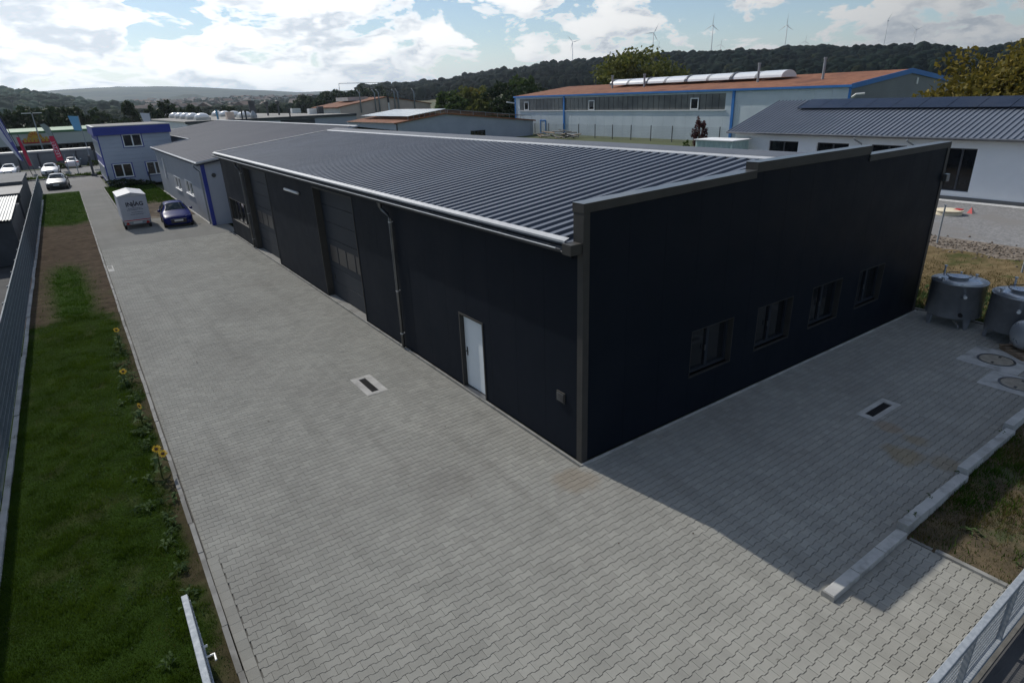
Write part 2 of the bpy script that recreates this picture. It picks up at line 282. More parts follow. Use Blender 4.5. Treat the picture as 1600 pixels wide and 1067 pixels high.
class MB:
    def __init__(s): s.v = []; s.f = []; s.mi = []; s.cur = 0
    def add(s, vs, fs):
        b = len(s.v); s.v += [tuple(map(float, p)) for p in vs]; s.f += [tuple(b+i for i in f) for f in fs]; s.mi += [s.cur]*len(fs); return s
    def box(s, x0, x1, y0, y1, z0, z1):
        return s.add([(x0, y0, z0), (x1, y0, z0), (x1, y1, z0), (x0, y1, z0), (x0, y0, z1), (x1, y0, z1), (x1, y1, z1), (x0, y1, z1)],
                     [(0, 3, 2, 1), (4, 5, 6, 7), (0, 1, 5, 4), (1, 2, 6, 5), (2, 3, 7, 6), (3, 0, 4, 7)])
    def prism(s, poly, ax, a, b):   # polygon in the other two axes, extruded along ax
        n = len(poly); vs = []
        for t in (a, b):
            for p in poly:
                q = list(p); q.insert(ax, t); vs.append(q)
        fs = [tuple(range(n))[::-1], tuple(range(n, 2*n))]+[(i, (i+1) % n, n+(i+1) % n, n+i) for i in range(n)]
        return s.add(vs, fs)
    def tube(s, pts, r, n=8, cap=True):
        pts = [Vector(p) for p in pts]; rs = r if isinstance(r, (list, tuple)) else [r]*len(pts); vs = []
        for i, p in enumerate(pts):
            d = (pts[min(i+1, len(pts)-1)]-pts[max(i-1, 0)]).normalized(); u = d.orthogonal().normalized() if abs(d.z) < 0.99 else Vector((1, 0, 0))
            if abs(d.z) < 0.99: u = d.cross(Vector((0, 0, 1))).normalized()
            w = d.cross(u).normalized()
            for k in range(n):
                a = 2*math.pi*k/n; vs.append(p+(u*math.cos(a)+w*math.sin(a))*rs[i])
        fs = []
        for i in range(len(pts)-1):
            for k in range(n): fs.append((i*n+k, i*n+(k+1) % n, (i+1)*n+(k+1) % n, (i+1)*n+k))
        if cap: fs += [tuple(range(n))[::-1], tuple(range((len(pts)-1)*n, len(pts)*n))]
        return s.add(vs, fs)
    def lathe(s, c, prof, n=24, cap=True):  # prof: (r, z) list
        vs = [(c[0]+r*math.cos(2*math.pi*k/n), c[1]+r*math.sin(2*math.pi*k/n), c[2]+z) for r, z in prof for k in range(n)]
        fs = [(i*n+k, i*n+(k+1) % n, (i+1)*n+(k+1) % n, (i+1)*n+k) for i in range(len(prof)-1) for k in range(n)]
        if cap: fs += [tuple(range(n))[::-1], tuple(range((len(prof)-1)*n, len(prof)*n))]
        return s.add(vs, fs)
    def mesh(s, name, mats, parent=None, smooth=False, local=False):
        V = np.array(s.v, float).reshape(-1, 3)
        if not local: V = to_local(V, parent)
        me = bpy.data.meshes.new(name); me.from_pydata(V.tolist(), [], s.f)
        for m in ([mats] if isinstance(mats, str) else mats): me.materials.append(MATS[m])
        if s.cur or any(s.mi): me.polygons.foreach_set('material_index', s.mi)
        if smooth: me.polygons.foreach_set('use_smooth', [True]*len(s.f))
        bm = bmesh.new(); bm.from_mesh(me); bmesh.ops.recalc_face_normals(bm, faces=bm.faces); bm.to_mesh(me); bm.free()
        me.update(); return me
    def build(s, name, mats, parent=None, smooth=False, loc=None, local=False, bevel=0.0, label=None, cat=None, group=None, kind=None):
        if loc is not None and parent is None and not local:
            s.v = [(a-loc[0], b-loc[1], c-loc[2]) for a, b, c in s.v]; local = True
        o = link(name, s.mesh(name, mats, parent, smooth, local), None, parent, loc)
        if bevel:
            bv = o.modifiers.new('bevel', 'BEVEL'); bv.width = bevel; bv.segments = 2; bv.limit_method = 'ANGLE'
        return tag(o, label, cat, group, kind)
def box(name, m, parent, *d, **k): return MB().box(*d).build(name, m, parent, **k)
def np_mesh(name, V, F, mats, attr=None, smooth=False):
    """V (n,3), F (m,k) of one polygon size; attr: per-vertex colour"""
    V = np.asarray(V, np.float32); F = np.asarray(F, np.int32); k = F.shape[1]
    me = bpy.data.meshes.new(name); me.vertices.add(len(V)); me.vertices.foreach_set('co', V.ravel())
    me.loops.add(F.size); me.loops.foreach_set('vertex_index', F.ravel())
    me.polygons.add(len(F)); me.polygons.foreach_set('loop_start', np.arange(len(F), dtype=np.int32)*k); me.polygons.foreach_set('loop_total', np.full(len(F), k, np.int32))
    for m in ([mats] if isinstance(mats, str) else mats): me.materials.append(MATS[m])
    if smooth: me.polygons.foreach_set('use_smooth', np.ones(len(F), bool))
    if attr is not None:
        a = me.color_attributes.new('tone', 'FLOAT_COLOR', 'POINT'); c = np.ones((len(V), 4), np.float32); c[:, :3] = attr; a.data.foreach_set('color', c.ravel())
    me.update(calc_edges=True); me.validate(); return me
def text_mesh(name, body, size, m, parent, origin, right, up, align='CENTER', depth=0.002, bold=0.0):
    cu = bpy.data.curves.new(name, 'FONT'); cu.body = body; cu.size = size; cu.align_x = align; cu.align_y = 'CENTER'; cu.extrude = depth; cu.offset = bold; cu.resolution_u = 3
    o = bpy.data.objects.new(name, cu); COL.objects.link(o); dg = bpy.context.evaluated_depsgraph_get()
    me = bpy.data.meshes.new_from_object(o.evaluated_get(dg)); bpy.data.objects.remove(o)
    rt = Vector(right).normalized(); u = Vector(up).normalized(); n = rt.cross(u)
    V = np.array([v.co[:] for v in me.vertices]); W = np.array(origin)+V[:, :1]*np.array(rt)+V[:, 1:2]*np.array(u)+V[:, 2:]*np.array(n)
    W = to_local(W, parent)
    for v, w in zip(me.vertices, W): v.co = w
    me.materials.clear(); me.materials.append(MATS[m]); return link(name, me, None, parent)
def sstep(a, b, x):
    t = np.clip((np.asarray(x, float)-a)/(b-a), 0, 1); return t*t*(3-2*t)
def vnoise(x, y, seed=0):   # cheap smooth value noise
    x = np.asarray(x, float); y = np.asarray(y, float); xi = np.floor(x).astype(np.int64); yi = np.floor(y).astype(np.int64); fx = x-xi; fy = y-yi
    fx = fx*fx*(3-2*fx); fy = fy*fy*(3-2*fy)
    def h(a, b):
        n = (a*374761393+b*668265263+seed*974711) & 0x7fffffff; n = ((n ^ (n >> 13))*1274126177) & 0x7fffffff; return ((n ^ (n >> 16)) & 0xffff)/65535.0
    return (h(xi, yi)*(1-fx)+h(xi+1, yi)*fx)*(1-fy)+(h(xi, yi+1)*(1-fx)+h(xi+1, yi+1)*fx)*fy
def fbm(x, y, seed=0, o=4): return sum(vnoise(np.asarray(x)*2**i, np.asarray(y)*2**i, seed+i)/2**(i+1) for i in range(o))/(1-0.5**o)
def in_view(p, margin=0):
    d = (np.asarray(p, float)-CAM)@MR.T
    if d[2] <= 0: return False
    u = 800+FPX*d[0]/d[2]; v = 533.5-FPX*d[1]/d[2]; return -margin < u < 1600+margin and -margin < v < 1067+margin

# ================================================================ THE SETTING
# ---- terrain with the hills round the valley
T_MAIN = ([-180, -150, -120, -60, 10, 16, 17.5, 19, 21.4, 22.2, 29.8, 33.2, 38.7, 46.2, 51.3, 58.5, 64.2, 67, 69.8, 72.5, 90, 120, 150, 180],
          [1.0, 0.9, 0.4, 0.0, 0.0, 0.05, 0.30, 0.50, 0.62, 1.10, 1.40, 1.86, 2.36, 2.48, 2.58, 2.50, 2.26, 2.34, 1.72, 1.95, 2.1, 1.8, 1.3, 1.0])
T_LEFT = ([-180, -150, -110, -60, -30, -10, -2.6, -0.5, 2.4, 6, 9, 14, 180], [0.3, 0.5, 1.2, 1.9, 2.0, 1.85, 1.52, 1.22, 0.55, 0.0, -0.1, -0.2, 0])
T_FAR = ([-180, -90, -30, -10, -0.5, 4.3, 9.0, 14, 17.5, 21.4, 30, 60, 120, 180], [1.0, 1.2, 1.5, 1.5, 1.45, 1.63, 1.52, 1.14, 0.85, 0.88, 1.2, 1.4, 1.2, 1.0])
def hill_parts(x, y):
    az = np.degrees(np.arctan2(x, y)); r = np.hypot(x, y)
    em = np.interp(az, *T_MAIN); el = np.interp(az, *T_LEFT); ef = np.interp(az, *T_FAR)
    hm = np.maximum(0, 1200*np.tan(np.radians(em))+7.3-9)*sstep(330, 1200, r)*(1-0.5*sstep(1500, 3000, r))
    hl = np.maximum(0, 1450*np.tan(np.radians(el))+7.3-9)*sstep(520, 1450, r)*(1-0.6*sstep(1700, 2800, r))
    hf = np.maximum(0, 6000*np.tan(np.radians(ef))+5)*sstep(2600, 6000, r)
    dome = 70*np.exp(-(((az-8.9)/2.6)**2))*sstep(2400, 3500, r)*(1-sstep(3700, 4600, r))
    dome = np.maximum(dome, 26*sstep(650, 2400, r)*sstep(1, 5, az)*(1-sstep(21, 25, az))*(1-sstep(3000, 4200, r)))   # low slope the town climbs
    return hm, hl, hf, dome
def H(x, y):
    x = np.asarray(x, float); y = np.asarray(y, float); r = np.hypot(x, y)
    base = -0.3+0.7*sstep(26, 34, x)+0.5*sstep(45, 60, x)
    hm, hl, hf, dm = hill_parts(x, y); big = np.maximum(np.maximum(hm, hl), np.maximum(hf, dm))
    bump = (fbm(x/140, y/140, 3)-0.5)*14*sstep(450, 900, r)*np.clip(big/30, 0, 1)
    return base*(1-sstep(300, 500, r))+big+bump
rr = np.concatenate([np.arange(0, 60, 4), np.geomspace(60, 9000, 130)]); na = 420
A = np.linspace(-math.pi, math.pi, na, endpoint=False)
gr, ga = np.meshgrid(rr[1:], A, indexing='ij'); gx = gr*np.sin(ga); gy = gr*np.cos(ga)
V = np.stack([gx.ravel(), gy.ravel(), H(gx, gy).ravel()], 1); V = np.vstack([V, [[0, 0, -0.3]]])
nr = len(rr)-1; ii, jj = np.meshgrid(np.arange(nr-1), np.arange(na), indexing='ij'); j2 = (jj+1) % na
F = np.stack([ii*na+jj, (ii+1)*na+jj, (ii+1)*na+j2, ii*na+j2], -1).reshape(-1, 4)
me = np_mesh('terrain', V, F, ['terrain', 'far_forest'], smooth=True)
rc = np.hypot(V[F[:, 0], 0], V[F[:, 0], 1]); me.polygons.foreach_set('material_index', (rc > 1500).astype(np.int32))
tag(link('terrain', me), kind='structure')
cp = MB().add([(r_*math.sin(a), r_*math.cos(a), -0.3) for r_ in (5,) for a in np.linspace(0, 2*math.pi, 24, endpoint=False)], [tuple(range(24))])
cp.build('ground', 'terrain', kind='structure')

# ---- woods on the two near hills: tree crowns too many to count
def crown_blob(kind, seed):
    r = np.random.default_rng(seed)
    if kind == 'round':
        rings = [(0.0, 0.0), (0.62, 0.18), (1.0, 0.5), (0.72, 0.84), (0.0, 1.0)]; n = 6
    else:
        rings = [(0.0, 0.0), (0.85, 0.12), (0.66, 0.45), (0.36, 0.80), (0.0, 1.12)]; n = 6
    vs = []; idx = []
    for k, (rad, z) in enumerate(rings):
        if rad == 0: idx.append([len(vs)]); vs.append((0, 0, z))
        else:
            idx.append(list(range(len(vs), len(vs)+n)))
            for a in range(n):
                q = rad*(0.75+0.5*r.random()); t = 2*math.pi*(a+0.5*k)/n; vs.append((q*math.cos(t), q*math.sin(t), z+0.16*(r.random()-0.5)))
    fs = []
    for a in range(n): fs.append((idx[0][0], idx[1][(a+1) % n], idx[1][a]))
    for k in (1, 2):
        for a in range(n):
            p, q2, s, t = idx[k][a], idx[k][(a+1) % n], idx[k+1][(a+1) % n], idx[k+1][a]; fs += [(p, q2, s), (p, s, t)]
    for a in range(n): fs.append((idx[3][a], idx[3][(a+1) % n], idx[4][0]))
    return np.array(vs), np.array(fs)
BL = {k: [crown_blob(k, s) for s in range(5)] for k in ('round', 'cone')}
def wood(name, az0, az1, r0, r1, n, label, seed, conif, size, tint=1.0):
    g = np.random.default_rng(seed); az = np.radians(g.uniform(az0, az1, n)); r = np.sqrt(g.uniform(r0*r0, r1*r1, n)); x = r*np.sin(az); y = r*np.cos(az)
    hm, hl, hf, dm = hill_parts(x, y); keep = (np.maximum(hm, hl) > 1.5)
    clear = fbm(x/160, y/160, 17) > 0.655
    keep &= ~(clear & (r < r1*0.83)); x, y, r = x[keep], y[keep], r[keep]; z = H(x, y)-1.0
    pc = fbm(x/110, y/110, 31); pc2 = fbm(x/75, y/75, 37); Vs, Fs, Cs = [], [], []; off = 0
    for i in range(len(x)):
        k = 'cone' if g.random() < np.clip((pc[i]-0.52)*3+conif, 0.0, 0.45) else 'round'
        bv, bf = BL[k][g.integers(5)]; s = size*float(np.clip(g.lognormal(0, 0.33), 0.5, 2.0 if k == 'round' else 1.15)); h = s*(1.15 if k == 'round' else 1.45)*g.uniform(0.85, 1.25); a = g.uniform(0, 6.28); c, sn = math.cos(a), math.sin(a); w = s*(0.68 if k == 'round' else 0.62)
        Vs.append(np.stack([x[i]+w*(bv[:, 0]*c-bv[:, 1]*sn), y[i]+w*(bv[:, 0]*sn+bv[:, 1]*c), z[i]+h*bv[:, 2]], 1)); Fs.append(bf+off); off += len(bv)
        t = g.random(); base = (np.array([0.006, 0.012, 0.010]) if k == 'cone' else np.array([0.009, 0.017, 0.010])*(0.55+0.9*t)*np.array([1.0, 1.0, 1.15])+np.array([0.010, 0.007, 0.0])*(g.random() < 0.10))*(0.6+1.1*np.clip((pc2[i]-0.3)*2.2, 0, 1))
        Cs.append(np.repeat((base*tint)[None], len(bv), 0))
    me = np_mesh(name, np.vstack(Vs), np.vstack(Fs), 'forest', attr=np.vstack(Cs)); o = link(name, me); return tag(o, label, 'forest', kind='stuff')
wood('forest', 17.0, 76, 600, 1290, 31000, 'dark forest covering the long hill below the wind turbines', 5, -0.02, 5.2)
wood('forest', -14, 7.0, 680, 1500, 11000, 'wooded green hillside across the valley beyond the shops', 6, -0.3, 6.0, 3.4)

# ---- paving: pavers with a wavy flank, in staggered rows
PL, PW, PA = 0.213, 0.146, 0.0115
def yard_range(y):
    if y > -0.12: return [(-7.1, -0.13)]
    if y > -4.98: return [(-7.1, 15.3)]
    return [(-7.1, 2.86)]
HOLES = [(-2.36, -1.76, 5.98, 7.26), (6.5, 7.8, -2.9, -2.46), (-7.1, -6.84, 26.98, 28.5), (11.72, 13.3, -4.0, -2.55), (10.5, 11.715, -4.95, -3.5)]
g_ = 0.0019
def paver_outline(h=PW/2):
    e = PL/2-0.0009; h = h-0.0026
    top = [(-e, h+PA), (-0.064, h+PA), (-0.0425, h-PA), (0.0425, h-PA), (0.064, h+PA), (e, h+PA)]
    return np.array(top+[(x, -y) for x, y in top[::-1]])
OUT = paver_outline(); NP_ = len(OUT)
def paver_mesh(cx, cy, dz, x0, x1, tilt):
    o = OUT.copy(); o[:, 0] = np.clip(o[:, 0]+cx, x0+0.001, x1-0.001); o[:, 1] += cy
    c = o.mean(0); inn = c+(o-c)*np.array([0.984, 0.956])
    zt = dz+tilt[0]*(inn[:, 0]-c[0])+tilt[1]*(inn[:, 1]-c[1])
    return np.vstack([np.column_stack([inn, zt]), np.column_stack([o, np.full(len(o), dz-0.016)])])
rows = range(int(-7.0/PW), int(33.3/PW)); cells = []
for j in rows:
    cy = j*PW
    for (x0, x1) in yard_range(cy):
        if cy < 1.75: x0 = max(x0, -6.94)
        k0 = math.floor(x0/PL)-1
        for k in range(k0, math.ceil(x1/PL)+1):
            cx = k*PL+(PL/2 if j % 2 else 0.0)
            lo, hi = max(cx-PL/2, x0), min(cx+PL/2, x1)
            if hi-lo < 0.02: continue
            if any(hx0+0.11 < cx < hx1-0.11 and hy0+0.10 < cy < hy1-0.10 for hx0, hx1, hy0, hy1 in HOLES): continue
            cells.append((cx, cy, x0, x1, hi-lo > PL-1e-6))
paving = MB(); paving.add([(-7.12, -7.05, -0.02), (-0.02, -7.05, -0.02), (-0.02, 33.4, -0.02), (-7.12, 33.4, -0.02)], [(0, 1, 2, 3)])
paving.add([(-0.02, -7.05, -0.02), (2.88, -7.05, -0.02), (2.88, -4.9, -0.02), (-0.02, -4.9, -0.02)], [(0, 1, 2, 3)]); paving.add([(-0.02, -4.9, -0.02), (15.3, -4.9, -0.02), (15.3, 0, -0.02), (-0.02, 0, -0.02)], [(0, 1, 2, 3)])
paving = paving.build('paving', 'joint_sand', kind='structure')
full = [(np.linalg.norm(np.array([c[0], c[1], 0])-CAM), i) for i, c in enumerate(cells) if c[4] and in_view((c[0], c[1], 0), 5) and c[1] > -6.7]
single = set(i for _, i in sorted(full)[:300])
Vs, Ft, Fq = [], [], []; off = 0
one = np.vstack([np.column_stack([OUT*np.array([0.984, 0.956]), np.zeros(NP_)]), np.column_stack([OUT, np.full(NP_, -0.016)])])
pm = bpy.data.meshes.new('paver'); pm.from_pydata(one.tolist(), [], [tuple(range(NP_))[::-1]]+[(i, NP_+i, NP_+(i+1) % NP_, (i+1) % NP_)[::-1] for i in range(NP_)]); pm.materials.append(MATS['paver']); 
bm = bmesh.new(); bm.from_mesh(pm); bmesh.ops.recalc_face_normals(bm, faces=bm.faces)
if max(bm.faces, key=lambda f: f.calc_area()).normal.z < 0: bmesh.ops.reverse_faces(bm, faces=bm.faces)
bm.to_mesh(pm); bm.free()
fv = []; ff = []
for i, (cx, cy, x0, x1, fl) in enumerate(cells):
    dz = rng.normal(0, 0.0011); tl = rng.normal(0, 0.006, 2)
    if i in single:
        o = link('paver', pm, None, paving, (cx, cy, dz)); o.rotation_euler = (tl[1], -tl[0], rng.normal(0, 0.004)); continue
    v = paver_mesh(cx, cy, dz, x0, x1, tl); fv.append(v); b = off
    ff.append(tuple(range(b, b+NP_))[::-1]); ff += [(b+k, b+(k+1) % NP_, b+NP_+(k+1) % NP_, b+NP_+k)[::-1] for k in range(NP_)]; off += 2*NP_
me = bpy.data.meshes.new('pavers'); me.from_pydata(np.vstack(fv).tolist(), [], ff); me.materials.append(MATS['paver'])
bm = bmesh.new(); bm.from_mesh(me)
for f_ in bm.faces:
    f_.normal_update()
if max(list(bm.faces)[:1], key=lambda f: f.calc_area()).normal.z < 0: bmesh.ops.reverse_faces(bm, faces=bm.faces)
bm.to_mesh(me); bm.free()
tag(link('paver_field', me, None, paving), kind='stuff')
# straight border course beside the lawn edging
bc = MB().box(-0.084, 0.084, -0.098, 0.098, -0.016, 0.0).mesh('border_paver', 'paver', local=True)
for k in range(46):
    y = -6.9+0.2*k
    if y < 1.75: link('border_paver', bc, None, paving, (-7.03, y, rng.normal(0, 0.001)))
# far paving, where single pavers no longer show
fp = MB()
fp.add([(-7.12, 33.15, -0.004), (0.4, 33.15, -0.004), (0.4, 36.6, -0.004), (-0.5, 36.6, -0.004), (-0.5, 42.4, -0.004), (-4.1, 43.2, -0.004), (-5.15, 45.0, -0.004), (-5.15, 67.2, -0.004), (-7.12, 67.2, -0.004)], [tuple(range(9))])
fp.build('access_path', 'far_paving', kind='structure')
# edging stones along the lawn
edg = MB().box(-7.2, -7.14, 66.2, 67.2, -0.2, 0.03).build('lawn_edging', 'edging', kind='structure')
es = MB().box(-0.04, 0.04, -0.495, 0.495, -0.25, 0.045).mesh('edging_stone', 'edging', local=True)
for k in range(74):
    o = link('edging_stone', es, None, edg, (-7.17+rng.normal(0, 0.004), -7.5+k, rng.normal(0, 0.006))); o.rotation_euler = (rng.normal(0, 0.003), rng.normal(0, 0.02), rng.normal(0, 0.004))
ed2 = MB().box(-5.12, -5.06, 66.2, 67.2, -0.2, 0.03).build('path_edging', 'edging', kind='structure')
for k in range(22): link('edging_stone', es, None, ed2, (-5.09, 45.5+k, rng.normal(0, 0.006)))
# ---- lawn strip between edging and fence
def soil_amount(x, y):
    n = fbm(x*0.55, y*0.35, 51); n2 = fbm(x*1.7, y*1.3, 57)
    a = sstep(19.0, 21.5, y+9*(n-0.5)+5*(n2-.5))*(1-sstep(44.5, 47, y+3*(n-0.5)))          # bare stretch
    greenband = np.exp(-(((x+8.75+0.10*(y-25)*0.3)/0.62)**2))*(1-sstep(26.5, 31.5, y+3*(n2-.5)))      # tongue of grass running up it
    a = a*(1-np.clip(greenband*1.5, 0, 1))
    edge = sstep(-7.60, -7.25, x+0.9*(n2-0.5))*0.75*(1-sstep(40, 47, y))                 # worn along the edging
    patch = sstep(0.60, 0.74, n2)*0.22
    return np.clip(np.maximum(np.maximum(a, edge), patch), 0, 1)
xs = np.linspace(-10.3, -7.2, 40); ys = np.concatenate([np.arange(-9, 22, 0.12), np.arange(22, 68.01, 0.3)])
X, Y = np.meshgrid(xs, ys, indexing='ij'); so = soil_amount(X, Y)
Z = -0.03+0.05*fbm(X*1.2, Y*1.2, 9)+0.03*fbm(X*5, Y*5, 12)*so
green = np.array([0.026, 0.050, 0.008]); brown = np.array([0.060, 0.042, 0.027]); brown2 = np.array([0.115, 0.086, 0.060])
bb = fbm(X*0.9, Y*2.2, 77)[..., None]; green = green*(1+0.5*sstep(17, 24, Y))[..., None]; tone = green*(1-so[..., None])+(brown*(1-bb)+brown2*bb)*so[..., None]
nx, ny = X.shape; ii, jj = np.meshgrid(np.arange(nx-1), np.arange(ny-1), indexing='ij')
F = np.stack([ii*ny+jj, (ii+1)*ny+jj, (ii+1)*ny+jj+1, ii*ny+jj+1], -1).reshape(-1, 4)
tag(link('lawn', np_mesh('lawn', np.stack([X.ravel(), Y.ravel(), Z.ravel()], 1), F, 'lawn', attr=tone.reshape(-1, 3), smooth=True)), kind='structure')
def blades(x, y, z, h, w, lean, seed):
    """one triangle per blade"""
    g = np.random.default_rng(seed); n = len(x); a = g.uniform(0, 6.28, n); la = g.uniform(0, 6.28, n); ln = g.uniform(0, lean, n)*h
    dx = np.cos(a)*w/2; dy = np.sin(a)*w/2
    V = np.empty((n, 3, 3)); V[:, 0] = np.stack([x-dx, y-dy, z], 1); V[:, 1] = np.stack([x+dx, y+dy, z], 1); V[:, 2] = np.stack([x+np.cos(la)*ln, y+np.sin(la)*ln, z+h], 1)
    return V.reshape(-1, 3), np.arange(3*n).reshape(-1, 3)
def grass(name, label, x0, x1, y0, y1, n, h0, h1, w, m, seed, prob=None, zf=None, power=1.0):
    g = np.random.default_rng(seed); x = g.uniform(x0, x1, n); y = y0+(y1-y0)*g.random(n)**power
    if prob is not None: k = g.random(n) < prob(x, y); x, y = x[k], y[k]
    z = zf(x, y) if zf is not None else np.zeros(len(x)); h = g.uniform(h0, h1, len(x))*(0.25+0.8*fbm(x*1.1, y*1.1, seed)+0.9*sstep(0.5, 0.75, fbm(x*3.5, y*3.5, seed+5)))
    v, f = blades(x, y, z, h, w*g.uniform(0.6, 1.4, len(x)), 0.9, seed+1)
    return tag(link(name, np_mesh(name, v, f, m)), label, 'grass', kind='stuff')
zl = lambda x, y: -0.03+0.05*fbm(x*1.2, y*1.2, 9)-0.005
def vis(x, y): return np.array([in_view((a, b, 0), 30) for a, b in zip(x, y)]).astype(float)
grass('lawn_grass', 'short green grass of the lawn strip beside the mesh fence', -10.15, -7.24, -3.0, 20, 260000, 0.02, 0.075, 0.010, 'grass_green', 21, lambda x, y: (1-soil_amount(x, y)*0.97), zl, 1.5)
grass('lawn_clover', 'broad leaved clover and weeds spread through the lawn', -10.1, -7.26, -3.0, 20, 34000, 0.012, 0.05, 0.034, 'weed_leaf', 29, lambda x, y: np.clip(sstep(0.45, 0.65, fbm(x*1.6, y*1.6, 91))*0.6+0.9*sstep(-8.6, -7.5, x)*sstep(0.35, 0.55, fbm(x*2.1, y*2.1, 93)), 0, 1), zl, 1.2)
grass('lawn_grass', 'green grass growing among the bare soil along the path', -10.15, -7.24, 20, 67, 90000, 0.03, 0.09, 0.022, 'grass_fresh', 22, lambda x, y: (1-soil_amount(x, y)*0.99), zl, 1.3)
grass('lawn_straw', 'pale dry blades scattered through the lawn strip', -10.1, -7.26, -3.0, 20, 16000, 0.02, 0.07, 0.008, 'grass_dry', 30, lambda x, y: sstep(0.42, 0.65, fbm(x*0.9, y*0.9, 97)), zl, 1.3)
# ---- concrete foot of the fence
fe = MB().box(-10.2, -10.08, 60.9, 62.4, -0.2, 0.05).build('fence_footing', 'concrete', kind='structure')
fs_ = MB().box(-0.055, 0.055, -1.24, 1.24, -0.25, 0.06).mesh('footing_slab', 'concrete', local=True)
for k in range(28): link('footing_slab', fs_, None, fe, (-10.13+rng.normal(0, .006), -8+2.5*k, rng.normal(-0.01, 0.012)))
# ---- neighbour yard, street, verge
MB().add([(-40, -10, -0.05), (-10.2, -10, -0.05), (-10.2, 67, -0.05), (-40, 67, -0.05)], [(0, 1, 2, 3)]).build('neighbour_yard', 'yard_dark', kind='structure')
MB().add([(-60, 67.2, -0.02), (-4.7, 67.2, -0.02), (-4.7, 83, -0.02), (60, 92, -0.02), (60, 98, -0.02), (-60, 86, -0.02)], [(0, 1, 2, 3, 4, 5)]).build('road', 'asphalt', kind='structure')
MB().add([(-60, 86.0, -0.018), (60, 98, -0.018), (60, 108, -0.018), (-60, 98.5, -0.018)], [(0, 1, 2, 3)]).build('car_park', 'asphalt_pale', kind='structure')
MB().box(-12, -9.0, 84.6, 85.0, -0.1, 0.09).box(-8.95, -6.0, 84.9, 85.3, -0.1, 0.09).box(-5.95, -2, 85.3, 85.7, -0.1, 0.09).build('road_kerb', 'edging', kind='structure')
vg = MB().add([(-5.0, 45.1, -0.01), (-4.1, 43.3, -0.01), (-0.5, 42.5, -0.01), (-0.5, 68.9, -0.01), (-4.6, 68.9, -0.01), (-5.05, 66.5, -0.01)], [tuple(range(6))])
vg.build('verge', 'verge_soil', kind='structure')
grass('verge_grass', 'green grass patch between the blue trimmed office and the trailer', -5.0, -0.6, 50, 68.8, 40000, 0.05, 0.13, 0.04, 'grass_fresh', 23, lambda x, y: sstep(51, 55, y+2*(x+2.5)*0.3))
# street verge with low planting
grass('verge_grass', 'low green strip of planting beside the road kerb', -12, -2, 85.2, 86.6, 9000, 0.1, 0.35, 0.08, 'grass_green', 24)

# ---- right hand side: weedy ground, bank, gravel
xs = np.linspace(2.87, 17, 90); ys = np.linspace(-13, -4.9, 70); X, Y = np.meshgrid(xs, ys, indexing='ij')
Z = -0.01+0.03*(X-2.87)*0.9+0.07*fbm(X*1.5, Y*1.5, 41)-0.03+0.02*fbm(X*7, Y*7, 45)
Z = np.minimum(Z, 0.03+0.022*(X-2.87)+0.3*np.clip(-Y-5.2, 0, 1)); Z[Y > -5.0] = -0.1
nx, ny = X.shape; ii, jj = np.meshgrid(np.arange(nx-1), np.arange(ny-1), indexing='ij')
F = np.stack([ii*ny+jj, (ii+1)*ny+jj, (ii+1)*ny+jj+1, ii*ny+jj+1], -1).reshape(-1, 4)
tag(link('weedy_ground', np_mesh('weedy_ground', np.stack([X.ravel(), Y.ravel(), Z.ravel()], 1), F, 'dry_ground', smooth=True)), kind='structure')
zw = lambda x, y: np.minimum(-0.04+0.027*(x-2.87)+0.07*fbm(x*1.5, y*1.5, 41), 0.03+0.022*(x-2.87))
grass('dry_grass', 'dry straw coloured grass behind the stepped concrete kerb', 2.92, 12, -9, -5.12, 60000, 0.03, 0.13, 0.010, 'grass_dry', 25, lambda x, y: 0.25+0.75*sstep(0.45, 0.6, fbm(x*1.3, y*1.3, 61)), zw)
grass('green_weeds', 'low green weeds among the dry grass by the kerb', 2.92, 12, -9, -5.12, 60000, 0.03, 0.13, 0.018, 'grass_fresh', 26, lambda x, y: 0.12+sstep(0.48, 0.62, fbm(x*0.8+5, y*0.8, 63)), zw)
MB().add([(-12, -14, -0.03), (40, -14, -0.03), (40, -7.0, -0.03), (-12, -7.0, -0.03)], [(0, 1, 2, 3)]).build('street', 'asphalt', kind='structure')
# the bank rising behind the tanks
xs = np.linspace(15.3, 25.2, 100); ys = np.linspace(-14, 22, 200); X, Y = np.meshgrid(xs, ys, indexing='ij')
def bank_z(X, Y): return -0.04+0.55*sstep(16.2, 23.5, X)+0.20*(fbm(X*0.9, Y*0.9, 71)-0.4)*sstep(15.6, 17, X)*(1-sstep(24, 25, X))+0.10*(fbm(X*3.2, Y*3.2, 73)-0.4)*sstep(16, 18, X)*(1-sstep(24.2, 25, X))
Z = bank_z(X, Y); nx, ny = X.shape; ii, jj = np.meshgrid(np.arange(nx-1), np.arange(ny-1), indexing='ij')
F = np.stack([ii*ny+jj, (ii+1)*ny+jj, (ii+1)*ny+jj+1, ii*ny+jj+1], -1).reshape(-1, 4)
me = np_mesh('soil_bank', np.stack([X.ravel(), Y.ravel(), Z.ravel()], 1), F, ['bank_soil', 'rubble'], smooth=True)
xm = X[:-1, :-1].ravel()+0.8*(fbm(X[:-1, :-1].ravel()*0.8, Y[:-1, :-1].ravel()*0.8, 79)-0.5); me.polygons.foreach_set('material_index', (xm > 22.6).astype(np.int32))
tag(link('soil_bank', me), kind='structure')
grass('bank_grass', 'yellowing grass and weeds on the soil bank behind the tanks', 15.4, 22.4, -6, 8, 60000, 0.03, 0.12, 0.022, 'grass_dry', 27, lambda x, y: (1-sstep(17.2, 21.5, x+1.2*(fbm(x, y, 81)-.5)))*0.95+0.05, bank_z)
